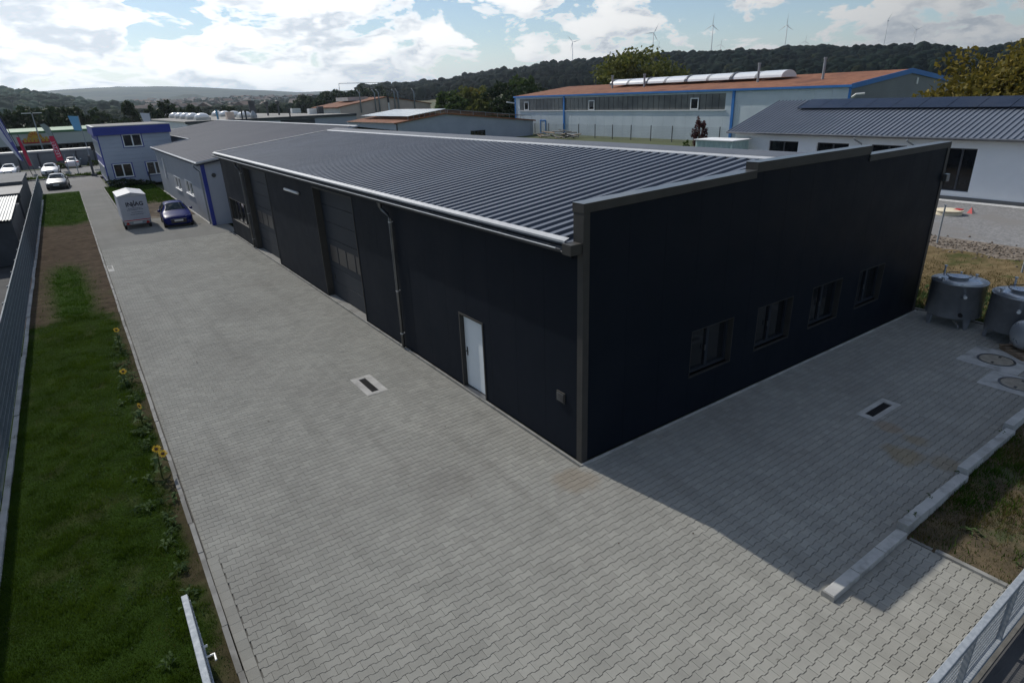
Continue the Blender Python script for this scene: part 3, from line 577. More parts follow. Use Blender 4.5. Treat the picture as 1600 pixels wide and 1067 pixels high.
grass('bank_weeds', 'green weeds at the foot of the soil bank', 15.4, 18.5, -6, 8, 9000, 0.08, 0.35, 0.05, 'weed_leaf', 28, lambda x, y: sstep(0.42, 0.55, fbm(x*0.9, y*0.9, 83)), bank_z)
# loose stones on the bank
g = np.random.default_rng(33); n = 1800; x = g.normal(23.7, 0.7, n); y = g.uniform(-8, 10, n); s = g.uniform(0.02, 0.09, n)
tet = np.array([(0, 0, 0.8), (0.9, 0, -0.2), (-0.5, 0.8, -0.2), (-0.5, -0.8, -0.2)]); tf = np.array([(0, 1, 2), (0, 2, 3), (0, 3, 1), (1, 3, 2)])
ang = g.uniform(0, 6.28, n); c, sn = np.cos(ang), np.sin(ang); Vt = np.stack([s[:, None]*(tet[None, :, 0]*c[:, None]-tet[None, :, 1]*sn[:, None])+x[:, None], s[:, None]*(tet[None, :, 0]*sn[:, None]+tet[None, :, 1]*c[:, None])+y[:, None], s[:, None]*tet[None, :, 2]+bank_z(x, y)[:, None]+0.01], -1)
tag(link('stones', np_mesh('stones', Vt.reshape(-1, 3), (tf[None]+4*np.arange(n)[:, None, None]).reshape(-1, 3), 'rubble')), 'scattered broken stones along the top of the soil bank', 'stones', kind='stuff')
MB().add([(24.9, -14, 0.5), (35.2, -14, 0.5), (35.2, 32, 0.5), (24.9, 32, 0.5)], [(0, 1, 2, 3)]).build('gravel_yard', 'gravel', kind='structure')
MB().add([(35.2, -14, 0.515), (36.05, -14, 0.515), (36.05, 24, 0.515), (35.2, 24, 0.515)], [(0, 1, 2, 3)]).build('gravel_strip', 'gravel_pale', kind='structure')
MB().add([(15.3, 22, 0.3), (62, 22, 0.9), (62, 110, 0.9), (15.3, 110, 0.05)], [(0, 1, 2, 3)]).build('meadow', 'terrain', kind='structure')
# stepped concrete kerb of the small yard
kb = MB().box(0.5, 0.515, -5.22, -5.02, -0.05, 0.095).build('stepped_kerb', 'edging', kind='structure')
def kerb_stone(x0, x1, y, z1, w=0.2):
    m = MB(); m.prism([(y-w/2, -0.1), (y+w/2, -0.1), (y+w/2-0.012, z1), (y-w/2+0.012, z1)], 0, x0+0.006, x1-0.006); return m.build('kerb_stone', 'kerb_concrete', kb, bevel=0.012)
x = 0.52
for i in range(3): kerb_stone(x, x+0.79, -5.12, 0.10+0.003*i); x += 0.79
for blk, z1 in ((2.9, 0.23), (5.45, 0.28), (7.95, 0.33), (10.4, 0.38)):
    for i in range(3 if blk < 10 else 5): kerb_stone(blk+0.83*i, blk+0.83*(i+1), -5.10+0.025*(blk-2.9), z1-0.018*i*(1 if i < 3 else 0), 0.2)
# edging of the small paved patch
pe = MB().box(2.87, 2.93, -5.6, -5.25, -0.2, 0.02).build('patch_edging', 'edging', kind='structure')
for k in range(3): link('edging_stone', es, None, pe, (2.90, -6.15-k*1.0, 0.0))
be = MB().box(15.3, 15.38, -5, -4.2, -0.2, 0.03).build('tank_yard_edging', 'edging', kind='structure')
for k in range(5): link('edging_stone', es, None, be, (15.34, -3.7+k, 0.0))
# ================================================================ BUILDINGS
def wall_strips(parent, m, ax, p0, p1, a0, a1, width, z0, ztop, openings, name='wall_panel', gap=0.004, split=True):
    """cladding panels standing in a wall; ax = 0 wall runs along x (p = y range), ax = 1 runs along y (p = x range)"""
    n = max(1, round((a1-a0)/width)); w = (a1-a0)/n
    for i in range(n):
        s0, s1 = a0+i*w, a0+(i+1)*w; cuts = sorted(set([s0, s1]+[e for o in openings for e in o[:2] if s0+1e-4 < e < s1-1e-4])); m_ = MB()
        for c0, c1 in zip(cuts[:-1], cuts[1:]):
            mid = (c0+c1)/2; top = ztop(mid) if callable(ztop) else ztop; iv = [(z0, top)]
            for o0, o1, oz0, oz1 in openings:
                if o0 < mid < o1:
                    nv = []
                    for a, b in iv:
                        if oz1 <= a or oz0 >= b: nv.append((a, b)); continue
                        if a < oz0: nv.append((a, oz0))
                        if b > oz1: nv.append((oz1, b))
                    iv = nv
            g0 = gap/2 if abs(c0-s0) < 1e-6 else 0; g1 = gap/2 if abs(c1-s1) < 1e-6 else 0
            for a, b in iv:
                if b-a < 0.01: continue
                if ax == 1: m_.box(p0, p1, c0+g0, c1-g1, a, b)
                else: m_.box(c0+g0, c1-g1, p0, p1, a, b)
        if m_.v and len(m_.f) == 12 and split:
            for h_ in range(2): q_ = MB(); q_.v = m_.v[8*h_:8*h_+8]; q_.f = m_.f[:6]; q_.mi = [0]*6; q_.build(name, m, parent)
        elif m_.v: m_.build(name, m, parent)
def window(parent, ax, pin, pout, a0, a1, z0, z1, frame, glass, sashes=2, fw=0.06, name='window', sill=None, bars=0):
    """framed window in a wall; pin..pout is its depth, pout the outer face. frame part with pane sub-parts"""
    s = 1 if pout > pin else -1; m_ = MB()
    def bx(mb, u0, u1, d0, d1, v0, v1):
        d0, d1 = min(d0, d1), max(d0, d1)
        mb.box(d0, d1, u0, u1, v0, v1) if ax == 1 else mb.box(u0, u1, d0, d1, v0, v1)
    bx(m_, a0, a1, pin, pout, z0, z0+fw); bx(m_, a0, a1, pin, pout, z1-fw, z1); bx(m_, a0, a0+fw, pin, pout, z0+fw, z1-fw); bx(m_, a1-fw, a1, pin, pout, z0+fw, z1-fw)
    w = (a1-a0)/sashes
    for i in range(1, sashes): bx(m_, a0+i*w-fw*0.7, a0+i*w+fw*0.7, pin, pout-s*0.004, z0+fw, z1-fw)
    fr = m_.build(name, frame, parent); gl = pin+s*0.012
    for i in range(sashes):
        p = MB(); l = a0+i*w+(fw if i == 0 else fw*0.7); r = a0+(i+1)*w-(fw if i == sashes-1 else fw*0.7); bx(p, l, r, pin-s*0.004, gl, z0+fw, z1-fw); p.build('pane', glass, fr)
    if bars:
        for i in range(sashes):
            b = MB()
            for k in range(1, bars+1):
                u = a0+i*w+w*k/(bars+1); bx(b, u-0.03, u+0.03, pout+s*0.01, pout+s*0.03, z0+0.03, z1-0.03)
            b.build('bar', frame, fr)
    if sill:
        b = MB(); bx(b, a0-0.04, a1+0.04, pin, pout+s*0.07, z0-0.035, z0-0.002); b.build('sill', sill, fr)
    return fr
def rect_hole_trim(parent, m, ax, p_face, p_in, a0, a1, z0, z1, t=0.03, bottom=True):
    """lining of an opening"""
    q = MB(); d0, d1 = min(p_face, p_in), max(p_face, p_in)
    def bx(u0, u1, v0, v1): q.box(d0, d1, u0, u1, v0, v1) if ax == 1 else q.box(u0, u1, d0, d1, v0, v1)
    bx(a0, a0+t, z0, z1); bx(a1-t, a1, z0, z1); bx(a0+t, a1-t, z1-t, z1)
    if bottom: bx(a0+t, a1-t, z0, z0+t)
    return q.build('reveal', m, parent)

# ---------------------------------------------------------------- the dark main hall
LL, WW, EV = 32.5, 15.07, 4.66
hall = thing('warehouse', (0, 0, 0), 'long anthracite metal clad hall with ribbed grey roof and white side door', 'building')
LONG_OP = [(22.4, 26.9, 0.0, 4.38), (11.6, 15.65, 0.0, 4.38), (3.70, 4.88, 0.0, 2.15), (28.05, 32.1, 0.95, 2.27)]
GAB_OP = [(3.33, 4.88, 1.0, 2.18), (5.85, 7.40, 1.0, 2.18), (8.33, 9.84, 1.0, 2.20), (10.80, 12.28, 1.02, 2.20)]
wall_strips(hall, 'anthracite', 1, 0.0, 0.10, 0.14, LL, 1.08, 0.04, EV, LONG_OP)
def gtop(x): return 5.49+0.022*x if x < 5.12 else (5.77 if x < 10.14 else 5.53)
wall_strips(hall, 'anthracite', 0, 0.0, 0.10, 0.14, WW-0.14, 1.06, 0.04, lambda x: gtop(x)-0.16, GAB_OP+[(5.12, 10.14, 8.0, 9.0)])
core = MB()
for a, b in ((0.13, 3.70), (4.88, 11.6), (15.65, 22.4), (26.9, LL-0.05)): core.box(0.102, 0.13, a, b, 0.02, 0.95)
core.box(0.102, 0.13, 27.0, LL-0.1, 2.27, EV)   # backing behind the cladding joints
for a, b in ((0.13, 3.70), (4.88, 11.6), (15.65, 22.4)): core.box(0.104, 0.132, a, b, 0.95, EV)
core.box(0.104, 0.132, 3.70, 4.88, 2.15, EV); core.box(0.13, WW-0.13, 0.102, 0.13, 0.02, 1.0).box(0.13, WW-0.13, 0.102, 0.13, 2.2, 5.3)
for k in range(len(core.v)//8):
    q = MB(); q.v = core.v[8*k:8*k+8]; q.f = core.f[:6]; q.mi = [0]*6; q.build('wall_backing', 'anthracite_core', hall)
wall_strips(hall, 'anthracite', 1, WW-0.1, WW, 0.14, LL, 1.08, 0.02, EV, [])
MB().prism([(0, 0.0), (WW, 0.0), (WW, EV), (WW/2, 5.62), (0, EV)], 1, LL, LL+0.1).build('rear_wall', 'anthracite', hall)
# corner posts
for x0, x1 in ((-0.022, 0.138), (WW-0.138, WW+0.022)):
    top = 5.49 if x0 < 1 else 5.53
    q = MB(); q.box(x0, x1, -0.022, 0.0, 0.03, top-0.01); q.box(*((x0, 0.0) if x0 < 1 else (WW, x1)), 0.0, 0.14, 0.03, EV-0.02); q.box(*((x0, 0.0) if x0 < 1 else (WW, x1)), 0.0, 0.26, EV-0.02, top-0.01); q.build('corner_trim', 'trim', hall)
# parapet copings, stepped
def coping(x0, x1, za, zb, drop=0.165):
    m_ = MB(); m_.add([(x0, -0.03, za-drop), (x1, -0.03, zb-drop), (x1, -0.03, zb), (x0, -0.03, za), (x0, 0.28, za-drop), (x1, 0.28, zb-drop), (x1, 0.28, zb), (x0, 0.28, za)], [(0, 1, 2, 3), (4, 7, 6, 5), (3, 2, 6, 7), (0, 4, 5, 1), (0, 3, 7, 4), (1, 5, 6, 2)]); m_.build('coping', 'trim', hall)
    q = MB(); q.add([(x0-0.004, -0.036, za+0.002), (x1+0.004, -0.036, zb+0.002), (x1+0.004, 0.286, zb+0.002), (x0-0.004, 0.286, za+0.002), (x0-0.004, -0.036, za+0.008), (x1+0.004, -0.036, zb+0.008), (x1+0.004, 0.286, zb+0.008), (x0-0.004, 0.286, za+0.008)], [(0, 3, 2, 1), (4, 5, 6, 7), (0, 1, 5, 4), (1, 2, 6, 5), (2, 3, 7, 6), (3, 0, 4, 7)]); q.build('coping_cap', 'gutter_metal', hall)
coping(-0.03, 5.12, 5.49, 5.60); coping(5.12, 10.14, 5.77, 5.77, 0.21); coping(10.14, WW+0.03, 5.54, 5.54)
MB().box(-0.30, -0.024, 0.012, 0.262, 4.57, 4.77).build('eave_end_box', 'trim', hall)
# roof: trapezoid sheets, one metre wide, three ribs each
RX, RZ, EX, EZ = WW/2, 5.64, -0.13, 4.745
def roof_sheet_mesh(x0, z0, x1, z1):
    pr = []; p = 1.0/3
    for k in range(3): pr += [(k*p, 0.0), (k*p+0.165, 0.0), (k*p+0.186, 0.085), (k*p+0.314, 0.085)]
    pr += [(1.0, 0.0)]; n = len(pr); v = [(x0, y, z0+h) for y, h in pr]+[(x1, y, z1+h) for y, h in pr]
    v += [(x0, y, z0-0.05) for y, h in pr]; fs = [(i, i+1, n+i+1, n+i) for i in range(n-1)]+[(i, 2*n+i, 2*n+i+1, i+1) for i in range(n-1)]
    m_ = MB(); m_.add(v, fs); me = m_.mesh('roof_sheet', 'roof_steel', local=True)
    if sum(p_.normal.z for p_ in me.polygons) < 0: me.flip_normals()
    return me
ra = roof_sheet_mesh(EX, EZ, RX, RZ); rb = roof_sheet_mesh(WW+0.13, EZ, RX, RZ)
for k in range(33):
    for me in (ra, rb): link('roof_sheet', me, None, hall, (0, 0.29+k*0.994, 0))
sl_r = (RZ-EZ)/(RX-EX)
for s in (-1, 1):
    xs_ = [RX-0.66*s, RX-0.50*s, RX]; z0_, z1_ = RZ-0.66*sl_r+0.09, RZ-0.50*sl_r+0.11
    MB().add([(xs_[0], 0.28, z0_), (xs_[1], 0.28, z1_), (xs_[1], 33.15, z1_), (xs_[0], 33.15, z0_), (xs_[0], 0.28, z0_-0.03), (xs_[0], 33.15, z0_-0.03)], [(0, 1, 2, 3), (0, 4, 5, 3)]).build('ridge_flashing', 'flashing', hall)
    MB().add([(xs_[1], 0.28, z1_+0.004), (RX, 0.28, 5.785), (RX, 33.15, 5.785), (xs_[1], 33.15, z1_+0.004)], [(0, 1, 2, 3)]).build('ridge_cap', 'hall_roof_pale', hall)
for x0, zz0, x1, zz1 in ((EX-0.02, EZ, RX, RZ), (WW+0.15, EZ, RX, RZ)):
    MB().add([(x0, 33.02, zz0+0.1), (x1, 33.02, zz1+0.11), (x1, 33.2, zz1+0.11), (x0, 33.2, zz0+0.1), (x0, 33.2, zz0-0.16), (x1, 33.2, zz1-0.16)], [(0, 1, 2, 3), (3, 2, 5, 4)]).build('verge_flashing', 'flashing', hall)
MB().add([(EX-0.10, 0.27, EZ+0.062), (EX+0.02, 0.27, EZ+0.102), (EX+0.02, 33.15, EZ+0.102), (EX-0.10, 33.15, EZ+0.062), (EX-0.10, 0.27, EZ+0.02), (EX-0.10, 33.15, EZ+0.02)], [(0, 1, 2, 3), (0, 3, 5, 4)]).build('eave_flashing', 'flashing', hall)
MB().box(-0.06, 0.0, 0.28, LL, 4.45, 4.70).build('fascia', 'anthracite', hall)
gt = MB(); prof = [(-0.235+0.085*math.cos(a), 4.665+0.085*math.sin(a)) for a in np.linspace(math.pi, 2*math.pi, 9)]; prof += [(x*0.92-0.02, z*1.0+0.006) for x, z in prof[::-1]]
gt.prism(prof, 1, 0.30, 33.1); gut = gt.build('gutter', 'shed_dark', hall)
MB().tube([(-0.322, 0.42, 4.667), (-0.322, 33.1, 4.667)], 0.013, 6).build('gutter_lip', 'flashing', gut)
gb = MB()
for k in range(40): gb.box(-0.31, -0.10, 0.7+k*0.82, 0.735+k*0.82, 4.672, 4.68)
gb.build('gutter_brackets', 'gutter_metal', gut)['kind'] = 'stuff'
for y in (8.45, 27.28):
    dp = MB().tube([(-0.235, y+0.28, 4.60), (-0.235, y+0.28, 4.46), (-0.20, y+0.22, 4.36), (-0.12, y+0.03, 4.24), (-0.09, y, 4.12), (-0.09, y, 2.0), (-0.09, y, 0.04)], 0.05, 10).build('downpipe', 'gutter_metal', hall, smooth=True)
    MB().lathe((-0.235, y+0.28, 4.50), [(0.055, -0.06), (0.09, 0.08), (0.06, 0.085)], 10).build('hopper', 'gutter_metal', dp)
    for z in (4.02, 1.9, 0.5): MB().lathe((-0.09, y, z), [(0.056, -0.018), (0.062, 0.0), (0.056, 0.018)], 10).box(-0.05, 0.0, y-0.012, y+0.012, z-0.012, z+0.012).build('clamp', 'flashing', dp)
# plinth kerb
MB().box(-0.085, -0.024, -0.085, 33, -0.1, 0.022).build('plinth_strip', 'edging', hall); MB().box(-0.022, WW+0.1, -0.085, -0.024, -0.1, 0.021).build('plinth_strip', 'concrete', hall)
# sectional doors
for y0, y1 in ((11.6, 15.65), (22.4, 26.9)):
    dr = MB().box(0.33, 0.36, y0, y1, 0.0, 4.38).build('sectional_door', 'anthracite_core', hall); bnd = [0.02, 0.66, 1.27, 2.42, 3.07, 3.72, 4.35]
    for i, (a, b) in enumerate(zip(bnd[:-1], bnd[1:])):
        if i != 2: MB().box(0.25, 0.328, y0+0.03, y1-0.03, a+0.008, b-0.008).build('door_section', 'door_panel', dr, bevel=0.008)
        else:
            op = []; w = (y1-y0-0.5)/4
            for k in range(4): op.append((y0+0.25+k*w+0.04, y0+0.25+(k+1)*w-0.04, a+0.22, b-0.26))
            wall_strips(dr, 'door_panel', 1, 0.25, 0.328, y0+0.03, y1-0.03, 99, a+0.008, b-0.008, op, 'door_section', 0)
            for o in op: MB().box(0.262, 0.326, o[0], o[1], o[2], o[3]).build('pane', 'glass_brown', dr)
    q = MB(); q.box(-0.02, 0.25, y0-0.13, y0, 0.0, 4.5).box(-0.02, 0.25, y1, y1+0.13, 0.0, 4.5).box(-0.02, 0.25, y0, y1, 4.38, 4.5)
    q = MB(); q.box(-0.018, 0.25, y0-0.012, y0+0.028, 0.0, 4.38).box(-0.018, 0.25, y1-0.028, y1+0.012, 0.0, 4.38).box(-0.018, 0.25, y0+0.028, y1-0.028, 4.35, 4.40).build('door_frame', 'trim', dr)
    MB().box(-0.03, 0.25, y0, y1, -0.05, 0.012).build('threshold', 'edging', dr)
    MB().box(0.235, 0.25, y1-0.45, y1-0.38, 0.75, 0.95).build('handle', 'black_plastic', dr)
# white side door
sdoor = MB().box(0.10, 0.15, 3.76, 4.82, 0.05, 2.09).build('side_door', 'white_door', hall, bevel=0.006, label='white steel side door')
MB().box(-0.016, 0.16, 3.70, 3.75, 0.0, 2.15).box(-0.016, 0.16, 4.83, 4.88, 0.0, 2.15).box(-0.016, 0.16, 3.75, 4.83, 2.10, 2.15).build('door_frame', 'trim', sdoor)
MB().box(-0.05, 0.14, 3.75, 4.83, -0.05, 0.03).build('threshold', 'gutter_metal', sdoor)
MB().box(0.086, 0.0985, 4.69, 4.735, 0.94, 1.18).tube([(0.10, 4.712, 1.08), (0.045, 4.712, 1.08), (0.045, 4.60, 1.08)], 0.011, 6).build('handle', 'black_plastic', sdoor)
# long window, gable windows
rect_hole_trim(hall, 'trim', 1, -0.012, 0.16, 28.05, 32.1, 0.95, 2.27)
window(hall, 1, 0.17, 0.11, 28.08, 32.07, 0.98, 2.24, 'window_white' if False else 'trim', 'glass_dark', 4, 0.06, sill='window_white')
for x0, x1, z0, z1 in GAB_OP:
    rect_hole_trim(hall, 'trim', 0, -0.006, 0.19, x0, x1, z0, z1, 0.016); w_ = window(hall, 0, 0.20, 0.14, x0+0.018, x1-0.018, z0+0.018, z1-0.018, 'door_panel', 'glass_dark', 2, 0.075, sill='door_panel')
    MB().box((x0+x1)/2-0.10, (x0+x1)/2-0.08, 0.115, 0.138, 1.5, 1.64).build('handle', 'gutter_metal', w_)
# vent grille, wall lamp, small spotlight
vt = MB().box(-0.03, -0.002, 0.53, 0.80, 1.22, 1.46).build('vent_frame', 'trim', hall)
for k in range(5): MB().box(-0.045, -0.031, 0.56, 0.77, 1.25+0.04*k, 1.272+0.04*k).build('louvre', 'gutter_metal', vt)
lb = MB().box(-0.05, -0.001, 17.5, 19.1, 3.93, 4.0).build('wall_lamp', 'gutter_metal', hall); MB().tube([(-0.08, 17.35, 3.96), (-0.08, 19.25, 3.96)], 0.055, 10).build('lamp_cover', 'lamp_white', lb, smooth=True)
MB().box(WW-0.10, WW+0.12, -0.15, -0.03, 4.35, 4.58).build('floodlight', 'gutter_metal', hall, bevel=0.01)

# ---------------------------------------------------------------- grey hall behind with a blue corner
h2 = thing('grey_hall', (-0.5, 36.5, 0), 'grey panelled hall with dark low roof and blue corner post', 'building')
ez, sl = 4.05, 0.148
def rz2(x): return ez+sl*(x+0.5)
W2 = [(41.9, 45.1, 1.35, 2.35), (47.6, 50.8, 1.2, 2.2)]
wall_strips(h2, 'hall_grey', 1, -0.5, -0.4, 36.62, 60.0, 1.2, 0.05, ez-0.04, W2)
MB().box(-0.39, -0.36, 36.6, 60, 0.0, 1.2).box(-0.39, -0.36, 36.6, 60, 2.4, 3.9).box(-0.39, -0.36, 36.6, 41.8, 1.2, 2.4).box(-0.39, -0.36, 45.2, 47.5, 1.2, 2.4).box(-0.39, -0.36, 51, 60, 1.2, 2.4).build('wall_backing', 'anthracite_core', h2)
MB().prism([(-0.38, 0), (10.2, 0), (10.2, rz2(10.2)-0.05), (-0.38, rz2(-0.38)-0.05)], 1, 36.5, 36.6).build('gable_wall', 'hall_pale', h2)
MB().box(-0.45, 3.0, 60.0, 60.1, 0, ez-0.02).box(2.9, 3.0, 60.1, 86, 0, 4.4).build('rear_wall', 'hall_grey', h2)
MB().box(-0.53, -0.30, 36.46, 36.50, 0.02, ez-0.05).box(-0.53, -0.5, 36.5, 36.62, 0.02, ez-0.05).build('corner_trim', 'office_blue', h2)
e2 = -0.75
MB().add([(e2, 36.2, rz2(e2)), (10.3, 36.2, rz2(10.3)), (10.3, 86.2, rz2(10.3)), (2.7, 86.2, rz2(2.7)), (2.7, 60.3, rz2(2.7)), (e2, 60.3, rz2(e2)),
          (e2, 36.2, rz2(e2)-0.14), (10.3, 36.2, rz2(10.3)-0.14), (10.3, 86.2, rz2(10.3)-0.14), (2.7, 86.2, rz2(2.7)-0.14), (2.7, 60.3, rz2(2.7)-0.14), (e2, 60.3, rz2(e2)-0.14)],
         [(0, 1, 2, 3, 4, 5), (11, 10, 9, 8, 7, 6)]+[(i, 6+i, 6+(i+1) % 6, (i+1) % 6) for i in range(6)]).build('roof', 'hall_roof', h2)
MB().add([(10.3, 36.2, rz2(10.3)), (21, 36.2, ez), (21, 86.2, ez), (10.3, 86.2, rz2(10.3))], [(0, 1, 2, 3)]).build('roof', 'hall_roof', h2)
sm = MB()
for k in range(1, 49): 
    x0_ = e2 if 36.2+k < 60.3 else 2.7
    sm.add([(x0_, 36.2+k, rz2(x0_)+0.004), (10.3, 36.2+k, rz2(10.3)+0.004), (10.3, 36.24+k, rz2(10.3)+0.004), (x0_, 36.24+k, rz2(x0_)+0.004), (x0_, 36.22+k, rz2(x0_)+0.016), (10.3, 36.22+k, rz2(10.3)+0.016)], [(0, 1, 5, 4), (3, 4, 5, 2)])
sm.build('roof_seams', 'hall_roof', h2)['kind'] = 'stuff'
def rim(parent, m, pts, w=0.07, h=0.05):
    q = MB()
    for a, b in zip(pts[:-1], pts[1:]): q.tube([a, b], w, 4)
    return q.build('roof_edge', m, parent)
rim(h2, 'flashing', [(e2, 60.3, rz2(e2)+0.02), (e2, 36.2, rz2(e2)+0.02), (10.3, 36.2, rz2(10.3)+0.02)]); rim(h2, 'flashing', [(2.7, 86.2, rz2(2.7)+0.02), (2.7, 60.3, rz2(2.7)+0.02), (e2, 60.3, rz2(e2)+0.02)], 0.05); rim(h2, 'flashing', [(10.3, 36.2, rz2(10.3)+0.03), (10.3, 86.2, rz2(10.3)+0.03)])
for o in W2: window(h2, 1, -0.42, -0.51, o[0], o[1], o[2], o[3], 'window_white', 'glass_dark', 2, 0.07, sill='window_white', bars=2)
dp = MB().tube([(-0.85, 37.0, 3.95), (-0.85, 37.0, 3.75), (-0.58, 37.0, 3.45), (-0.58, 37.0, 0.05)], 0.05, 8).build('downpipe', 'galvanised', h2, smooth=True)
MB().box(-0.62, -0.51, 36.5, 60, -0.05, 0.05).build('plinth_strip', 'concrete', h2)
MB().tube([(0.15, 36.42, 3.2), (0.15, 36.48, 3.2)], 0.14, 10).build('wall_lamp', 'gutter_metal', h2)
MB().box(-0.6, -0.51, 55.2, 55.5, 1.6, 3.3).build('wall_sign', 'window_white', h2)

# ---------------------------------------------------------------- two storey office, pale siding and blue fascia
of = thing('office_building', (-4.45, 69, 0), 'two storey pale office with blue roof fascia and white windows', 'building')
OX0, OX1, OY0, OY1, OH = -4.45, 2.2, 69.0, 82.0, 5.85
OW = [(-2.27, -0.55, 3.80, 5.02), (-3.75, -2.05, 0.85, 2.20), (-0.72, 0.86, 0.85, 2.18)]
def siding(parent, m, ax, p0, p1, a0, a1, z0, z1, step, op):
    z = z0
    while z < z1-0.02:
        zz = min(z+step, z1); iv = [(a0, a1)]
        for o0, o1, oz0, oz1 in op:
            if oz0 < zz-0.01 and oz1 > z+0.01:
                nv = []
                for a, b in iv:
                    if o1 <= a or o0 >= b: nv.append((a, b)); continue
                    if a < o0: nv.append((a, o0))
                    if b > o1: nv.append((o1, b))
                iv = nv
        q = MB()
        for a, b in iv:
            (q.box(a, b, p0, p1, z+0.006, zz-0.006) if ax == 0 else q.box(p0, p1, a, b, z+0.006, zz-0.006))
        if q.v: q.build('cladding_board', m, parent)
        z = zz
zs = sorted([0.1, 0.85, 2.2, 3.8, 5.02])
siding(of, 'office_siding', 0, OY0, OY0+0.08, OX0+0.1, OX1, 0.1, 0.85, 0.375, []); siding(of, 'office_siding', 0, OY0, OY0+0.08, OX0+0.1, OX1, 0.85, 2.2, 0.45, OW); siding(of, 'office_siding', 0, OY0, OY0+0.08, OX0+0.1, OX1, 2.2, 3.8, 0.4, []); siding(of, 'office_siding', 0, OY0, OY0+0.08, OX0+0.1, OX1, 3.8, 5.02, 0.4067, OW)
MB().box(OX0+0.06, OX1, OY0+0.09, OY0+0.2, 0, 0.85).box(OX0+0.06, OX1, OY0+0.09, OY0+0.2, 2.2, 3.8).build('wall_backing', 'office_siding', of)
MB().box(OX0, OX0+0.1, OY0, OY1, 0, 5.02).build('side_wall', 'office_blue', of); MB().box(OX1-0.1, OX1, OY0+0.2, OY1, 0, 5.02).box(OX0+0.1, OX1-0.1, OY1-0.1, OY1, 0, 5.02).build('rear_wall', 'office_siding', of)
MB().box(OX0-0.25, OX1+0.15, OY0-0.25, OY1+0.2, 5.03, OH).build('fascia', 'office_blue', of); MB().box(OX0-0.28, OX1+0.18, OY0-0.28, OY1+0.23, OH, OH+0.06).build('roof_edge', 'flashing', of); MB().box(OX0, OX1, OY0, OY1, OH+0.062, OH+0.08).build('roof', 'bitumen', of)
for o in OW:
    MB().box(o[0]-0.1, o[1]+0.1, OY0-0.02, OY0+0.0, o[2]-0.12, o[2]).box(o[0]-0.1, o[0], OY0-0.02, OY0, o[2], o[3]).box(o[1], o[1]+0.1, OY0-0.02, OY0, o[2], o[3]).box(o[0]-0.1, o[1]+0.1, OY0-0.02, OY0, o[3], o[3]+0.06).build('surround', 'office_blue', of)
    window(of, 0, OY0+0.06, OY0-0.03, o[0], o[1], o[2], o[3], 'window_white', 'glass_dark', 2, 0.09, sill='window_white')
for z0 in (0.4, 2.9):
    for y in (69.6, 72.6, 75.6, 78.6): window(of, 1, OX0-0.005, OX0-0.05, y, y+2.6, z0, z0+1.6, 'window_white', 'glass_dark', 3, 0.1)
MB().tube([(-4.4, 68.9, 0.0), (-4.4, 68.9, 1.1)], 0.06, 8).build('bollard', 'shed_dark', loc=(-4.4, 68.9, 0), label='dark bollard at the corner of the blue trimmed office', cat='bollard')
MB().tube([(-0.7, 68.7, 0.0), (-0.7, 68.7, 1.2)], 0.07, 8).build('bollard', 'shed_dark', loc=(-0.7, 68.7, 0), label='dark post against the office wall beside the ground floor window', cat='bollard')

# ---------------------------------------------------------------- white building on the right with solar panels
wb = thing('white_house', (36, 5, 0.5), 'white rendered single storey building with grey standing seam roof and solar panels', 'building')
BX, BY0, BY1, BE, BRX, BRZ = 36.0, -20.0, 22.8, 4.0, 42.0, 6.14
WBO = [(17.45, 19.8, 2.3, 3.52), (13.8, 16.05, 2.3, 3.52), (10.15, 12.35, 2.3, 3.52), (6.3, 7.85, 1.02, 3.5), (-2.5, -0.5, 1.02, 3.5)]
wall_strips(wb, 'white_render', 1, BX, BX+0.3, BY0, BY1, 99, 0.3, BE, WBO, 'wall', 0)
MB().prism([(BX+0.3, 0.3), (48, 0.3), (48, BE), (BRX, BRZ-0.12), (BX+0.3, BE)], 1, BY1-0.3, BY1).build('gable_wall', 'white_render', wb)
MB().box(BX-0.04, BX-0.001, BY0, BY1, 0.3, 0.72).build('plinth_strip', 'shed_felt', wb)
for a, b, z0, z1 in WBO: window(wb, 1, BX+0.22, BX+0.14, a, b, z0, z1, 'shed_dark', 'glass_dark', 2, 0.07, sill='shed_dark')
def zr(x): return BE+0.12+(x-35.5)*(BRZ-BE-0.12)/(BRX-35.5)
MB().add([(35.45, BY0, zr(35.45)), (BRX, BY0, BRZ), (BRX, BY1+0.4, BRZ), (35.45, BY1+0.4, zr(35.45)), (35.45, BY0, zr(35.45)-0.12), (35.45, BY1+0.4, zr(35.45)-0.12), (BRX, BY1+0.4, BRZ-0.12)], [(0, 1, 2, 3), (0, 3, 5, 4), (3, 2, 6, 5)]).build('roof', 'pale_roof', wb)
MB().add([(BRX, BY0, BRZ), (48.4, BY0, BE), (48.4, BY1+0.4, BE), (BRX, BY1+0.4, BRZ)], [(0, 1, 2, 3)]).build('roof', 'pale_roof', wb)
se = MB().prism([(-0.03, 0), (0.03, 0), (0.02, 0.06), (-0.02, 0.06)], 0, 0, 1).v
nrib = int((BY1+0.4-BY0)/0.32)
rm = MB(); dzx = (BRZ-zr(35.45))
rm.add([(35.45, -0.03, zr(35.45)), (35.45, 0.03, zr(35.45)), (BRX, -0.03, BRZ), (BRX, 0.03, BRZ), (35.45, -0.015, zr(35.45)+0.07), (35.45, 0.015, zr(35.45)+0.07), (BRX, -0.015, BRZ+0.07), (BRX, 0.015, BRZ+0.07)], [(0, 4, 6, 2), (1, 3, 7, 5), (4, 5, 7, 6), (0, 1, 5, 4)])
V0 = rm.v; 
